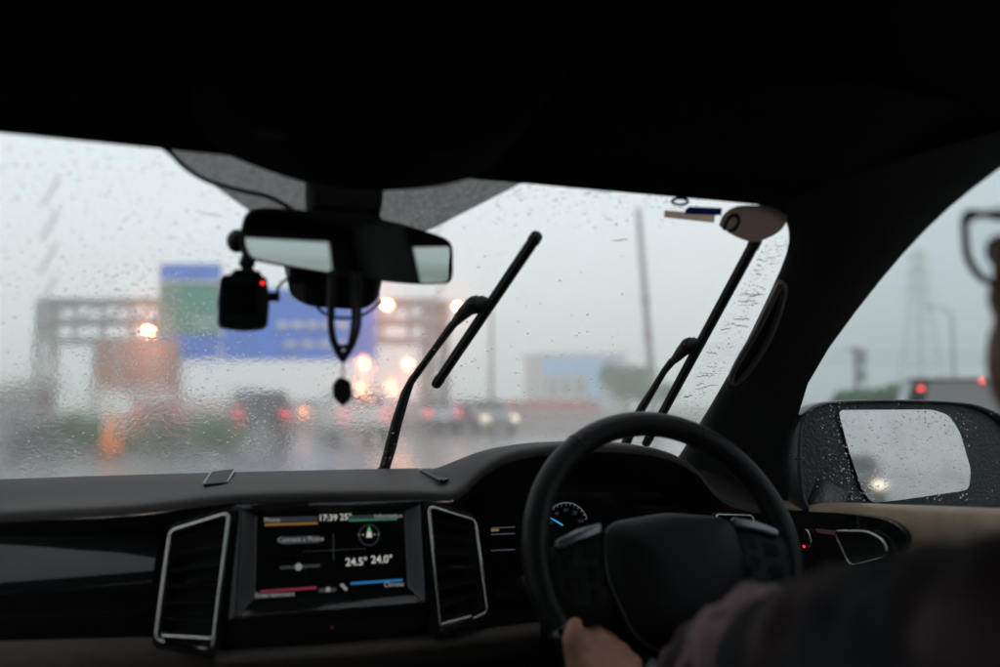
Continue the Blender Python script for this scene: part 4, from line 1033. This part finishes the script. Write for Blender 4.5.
body.capsule(SH_R, .058, ER, .043); body.capsule(ER, .042, WRR, .028)
for s in (-1, 1):
    body.capsule((HX + s * .09, .32, -.5), .085, (HX + s * .12, .78, -.50), .06); body.capsule((HX + s * .12, .78, -.50), .058, (HX + s * .10, 1.02, -.80), .04)
    body.capsule((HX + s * .10, 1.0, -.86), .035, (HX + s * .10, 1.16, -.88), .03)
# left hand on the lower left of the rim: knuckle row, thumb up along the rim
def hand(wr, kn, tips_dir, thumb, flip):
    pk = [at_d(*k) for k in kn]
    for k in pk: body.capsule(wr, .020, k, .0125)
    for i, k in enumerate(pk):
        r = (.0100, .0102, .0097, .0086)[i]; L = (.9, 1.0, .95, .78)[i]
        a = k + tips_dir[0] * .038 * L; b = a + tips_dir[1] * .026 * L; c = b + tips_dir[2] * .020 * L
        body.capsule(k, r * 1.08, a, r); body.capsule(a, r, b, r * .93); body.capsule(b, r * .93, c, r * .82)
    t0, t1, t2, t3 = thumb
    body.capsule(t0, .018, t1, .0135); body.capsule(t1, .0128, t2, .0115); body.capsule(t2, .0115, t3, .0098)
hand(WR, [(584, 640, 1.075), (603, 642, 1.08), (620, 652, 1.075), (632, 664, 1.065)], [Vector((-.05, .85, .25)), Vector((-.1, .55, -.75)).normalized(), Vector((-.05, -.5, -.85)).normalized()],
     [at_d(603, 688, 1.03), at_d(577, 664, 1.04), at_d(572, 640, 1.045), at_d(575, 625, 1.055)], False)
# right hand resting on the thigh
body.capsule(WRR, .027, WRR + Vector((-.02, .07, .0)), .032)
for k in range(4):
    p = WRR + Vector((.02 - .02 * k, .09, .005)); q = p + Vector((-.01, .045, -.008)); body.capsule(p, .011, q, .010); body.capsule(q, .010, q + Vector((-.005, .025, -.022)), .009)
p = WRR + Vector((-.05, .06, .005)); body.capsule(WRR + Vector((-.02, .02, 0)), .016, p, .013); body.capsule(p, .012, p + Vector((-.005, .04, -.01)), .010)
per = body.build('person', M['skin'], None, smooth=True)
def fuse(o, v, it=4):
    m = o.modifiers.new('r', 'REMESH'); m.mode = 'VOXEL'; m.voxel_size = v; m.use_smooth_shade = True
    m = o.modifiers.new('s', 'SMOOTH'); m.iterations = it; m.factor = .5
fuse(per, .0045)
tag(per, 'person driving in a dark plaid shirt, left hand on the wheel, at the right edge', 'person')
sh = MB(); I = .012
sh.capsule((HX, .33, -.2), .12 + I, (HX, .30, -.46), .135 + I); sh.capsule((HX - .06, .33, -.2), .10 + I, (HX + .06, .33, -.2), .10 + I)
sh.capsule(SH_L, .062 + I, SH_R, .062 + I); sh.capsule(SH_L, .064 + I, SH_L.lerp(EL, .55), .060 + I); sh.capsule(SH_L.lerp(EL, .5), .060 + I, EL, .046 + I); sh.capsule(EL, .046 + I, EL.lerp(WR, .3), .040 + I)
sh.capsule(SH_R, .062 + I, ER, .048 + I); sh.capsule(ER, .047 + I, ER.lerp(WRR, .8), .034 + I); sh.tube([(HX, .375, -.13), (HX, .378, -.085)], [.075, .068], 18)
for k in range(14):   # folds
    t = random.random() * .95; p = SH_L.lerp(EL, t); q = Vector((random.uniform(-1, 1), random.uniform(-1, 1), random.uniform(-1, .1))).normalized()
    sh.capsule(p + q * .055, .012, p + q * .052 + Vector((random.uniform(-.04, .04), .04, random.uniform(-.03, .03))), .010)
so = sh.build('shirt', M['shirt'], per, smooth=True); fuse(so, .007, 6)
def rumple(o, st, sz):
    tx = bpy.data.textures.new('cloth folds', 'CLOUDS'); tx.noise_scale = sz; tx.noise_depth = 2
    m = o.modifiers.new('d', 'DISPLACE'); m.texture = tx; m.strength = st; m.mid_level = .5; m.texture_coords = 'GLOBAL'
rumple(so, .028, .05)
cf = MB(); cf.capsule(EL.lerp(SH_L, .14), .066, EL.lerp(WR, .10), .056); cf.capsule(EL.lerp(SH_L, .16), .070, EL.lerp(SH_L, .10), .070)
co = cf.build('sleeve_cuff', mat('dusty pink cotton', (.21, .125, .13), .9, var=.55, scale=26), per, smooth=True); fuse(co, .006, 4); rumple(co, .024, .035)
tr_ = MB(); tr_.capsule((HX - .07, .3, -.53), .135, (HX + .07, .3, -.53), .135)
for s in (-1, 1):
    tr_.capsule((HX + s * .09, .32, -.5), .098, (HX + s * .12, .78, -.50), .072); tr_.capsule((HX + s * .12, .78, -.50), .07, (HX + s * .10, 1.02, -.80), .055)
to = tr_.build('trousers', M['trouser'], per, smooth=True); fuse(to, .01, 4)
ha = MB(); ha.ball(hd + Vector((0, -.022, .042)), (.083, .098, .098), 20, 14); ha.ball(hd + Vector((0, -.055, -.01)), (.075, .066, .075), 16, 10)
ho_ = ha.build('hair', M['hair'], per, smooth=True); fuse(ho_, .007, 2)
for s in (-1, 1):
    MB().ball(hd + Vector((s * .032, .088, .005)), .012).build('eye', mat('eye white', (.6, .58, .55), .2), per, smooth=True)
# eyeglasses
GY, GZZ = .541, .105
eg = empty('eyeglasses', Vector((HX, .543, .105)), 'black-framed eyeglasses worn by the driver', 'eyeglasses')
frame_m = mat('black acetate', (.012, .012, .013), .35)
for s in (-1, 1):
    cx, yg, zg = HX + s * .035, GY, GZZ + .003
    P = rounded([Vector((cx + s * a, yg - .10 * max(0, a + .02) ** 1.0 * .25, zg + b)) for a, b in ((-.027, .022), (.030, .026), (.029, -.008), (.014, -.024), (-.014, -.023), (-.025, -.006))], .009, 4)
    MB().tube(P, .0028, 8, closed=True).build('rim', frame_m, eg, smooth=True)
    mesh('lens', P, [tuple(range(len(P)))], M['lens'], eg)
    MB().tube([(cx + s * .030, yg - .002, zg + .018), (HX + s * .078, yg - .03, zg + .018), (HX + s * .082, GY - .128, zg + .012), (HX + s * .080, GY - .163, zg - .02)], .0020, 6).build('temple', frame_m, eg, smooth=True)
MB().tube(smooth_line([(HX - .009, GY, GZZ + .012), (HX, GY + .003, GZZ + .016), (HX + .009, GY, GZZ + .012)], 4), .0020, 6).build('bridge', frame_m, eg, smooth=True)
# ================================================================== RAIN ON THE GLASS
def drops(name, seeds, label, kindpt):
    vs, fs = [], []
    for (p, n, r, el, rot, hgt) in seeds:
        a = n.orthogonal().normalized() if abs(n.x) > .9 else n.cross(Vector((1, 0, 0))).normalized()   # roughly down the glass
        b = n.cross(a)
        ca, sa = math.cos(rot), math.sin(rot); a, b = a * ca + b * sa, b * ca - a * sa
        K = 10; base = len(vs); wob = [random.uniform(.8, 1.2) for _ in range(K)]
        for s, h in ((1, 0), (.82, .55), (.45, .9)):
            for k in range(K):
                t = 6.2832 * k / K; vs.append(p + (a * math.cos(t) * el + b * math.sin(t)) * r * s * wob[k] + n * (h * hgt * r))
        vs.append(p + n * hgt * r)
        for j in range(2):
            for k in range(K): fs.append((base + j * K + k, base + j * K + (k + 1) % K, base + (j + 1) * K + (k + 1) % K, base + (j + 1) * K + k))
        for k in range(K): fs.append((base + 2 * K + k, base + 2 * K + (k + 1) % K, base + 3 * K))
        fs.append(tuple(base + k for k in range(K))[::-1])
    o = mesh(name, vs, fs, M['water'], None, smooth=True)
    return tag(o, label, 'raindrops', kind='stuff')
rnd = random.Random(5); seeds = []
def add(px, py, r, el=1.0, rot=0.0, h=.45, off=.0027):
    p = ws(px, py, off); 
    if abs(p.x - XC) < .74: seeds.append((p, wsn(p.x, p.z), r, el, rot, h))
for _ in range(5200):                      # fine specks, denser low and to the left
    px = rnd.uniform(-60, 640); py = 140 + 335 * rnd.random() ** .75
    if rnd.random() < .14 + .86 * max(0, (py - 300) / 170) * (1 - max(0, px - 250) / 600): add(px, py, rnd.choice((rnd.uniform(.0004, .0010), rnd.uniform(.0004, .0009), rnd.uniform(.0008, .0019))), rnd.uniform(.7, 1.3), rnd.uniform(0, 3), .4)
for _ in range(430):                       # top band the blades miss, left
    px = rnd.uniform(-60, 300); py = rnd.uniform(140, 300); add(px, py, rnd.uniform(.0007, .0020), rnd.uniform(.35, .7), rnd.uniform(-.3, .3), .4)
for _ in range(330):                       # top band, centre
    px = rnd.uniform(385, 700); py = 182 + abs(rnd.gauss(0, 18)); add(px, py, rnd.uniform(.0009, .0026), rnd.uniform(.3, .7), rnd.uniform(-.4, .4), .4)
for _ in range(420):                       # strip right of the outer blade: wind-blown short runs
    t = rnd.random(); y = 235 + 225 * t; x0 = 757 - 111 * (y - 238) / 205 + 12; x1 = 790 - 100 * (y - 240) / 200
    if x1 > x0: add(rnd.uniform(x0, x1), y, rnd.uniform(.0008, .0022), rnd.uniform(.3, .6), rnd.uniform(-.3, .3), .45)
for _ in range(1300):                       # clusters round the signs
    px = rnd.gauss(150, 38); py = rnd.gauss(338, 30); add(px, py, rnd.uniform(.0006, .0016), rnd.uniform(.7, 1.3), rnd.uniform(0, 3), .45)
for _ in range(150): add(rnd.gauss(255, 14), rnd.gauss(430, 20), rnd.uniform(.0007, .0018), 1, rnd.uniform(0, 3), .5)
drops('raindrops', seeds, 'rain drops and specks on the outside of the windscreen', 0)
# trickles: thin winding runs of water
vs, fs = [], []
for _ in range(30):
    if rnd.random() < .85: y = rnd.uniform(245, 430); x0 = 757 - 111 * (y - 238) / 205 + 10; x0 += rnd.uniform(0, 14); x1 = x0 + rnd.uniform(5, 24)
    else: y = rnd.uniform(185, 330); x0 = rnd.uniform(-20, 260) if rnd.random() < .5 else rnd.uniform(440, 640); x1 = x0 + rnd.uniform(12, 45)
    P = []; sl = rnd.uniform(-.25, .15); wd_ = rnd.uniform(.3, .8)
    for k in range(9): P.append((x0 + (x1 - x0) * k / 8, y + sl * (x1 - x0) * k / 8 + rnd.uniform(-.9, .9)))
    for k, (x, yy) in enumerate(P):
        w = wd_ * (.35 + math.sin(math.pi * (k + .6) / 9.4)); base = len(vs)
        for d, h in ((-1, 0), (-.5, .7), (0, 1), (.5, .7), (1, 0)): vs.append(ws(x, yy + d * w, .0027 + h * .0006))
        if k: 
            for j in range(4): fs.append((base - 5 + j, base - 4 + j, base + j + 1, base + j))
            fs.append((base - 5, base, base + 4, base - 1))
tag(mesh('water_runs', vs, fs, M['water'], None, smooth=True), 'thin winding water runs on the windscreen', 'raindrops', kind='stuff')
# drops on the door mirror
seeds = []
for _ in range(520):
    p = on_d(rnd.uniform(838, 970), rnd.uniform(410, 500), -.003); seeds.append((p, DMN, rnd.uniform(.0004, .0013), rnd.uniform(.7, 1.2), rnd.uniform(0, 3), .45))
for _ in range(170):
    p = on_d(rnd.choice((rnd.gauss(836, 12), rnd.uniform(800, 1000))), rnd.uniform(402, 500), .0052); seeds.append((p, DMN, rnd.uniform(.0003, .0009), rnd.uniform(.7, 1.2), rnd.uniform(0, 3), .5))
drops('raindrops', seeds, 'rain drops on the door mirror glass and shell', 0)
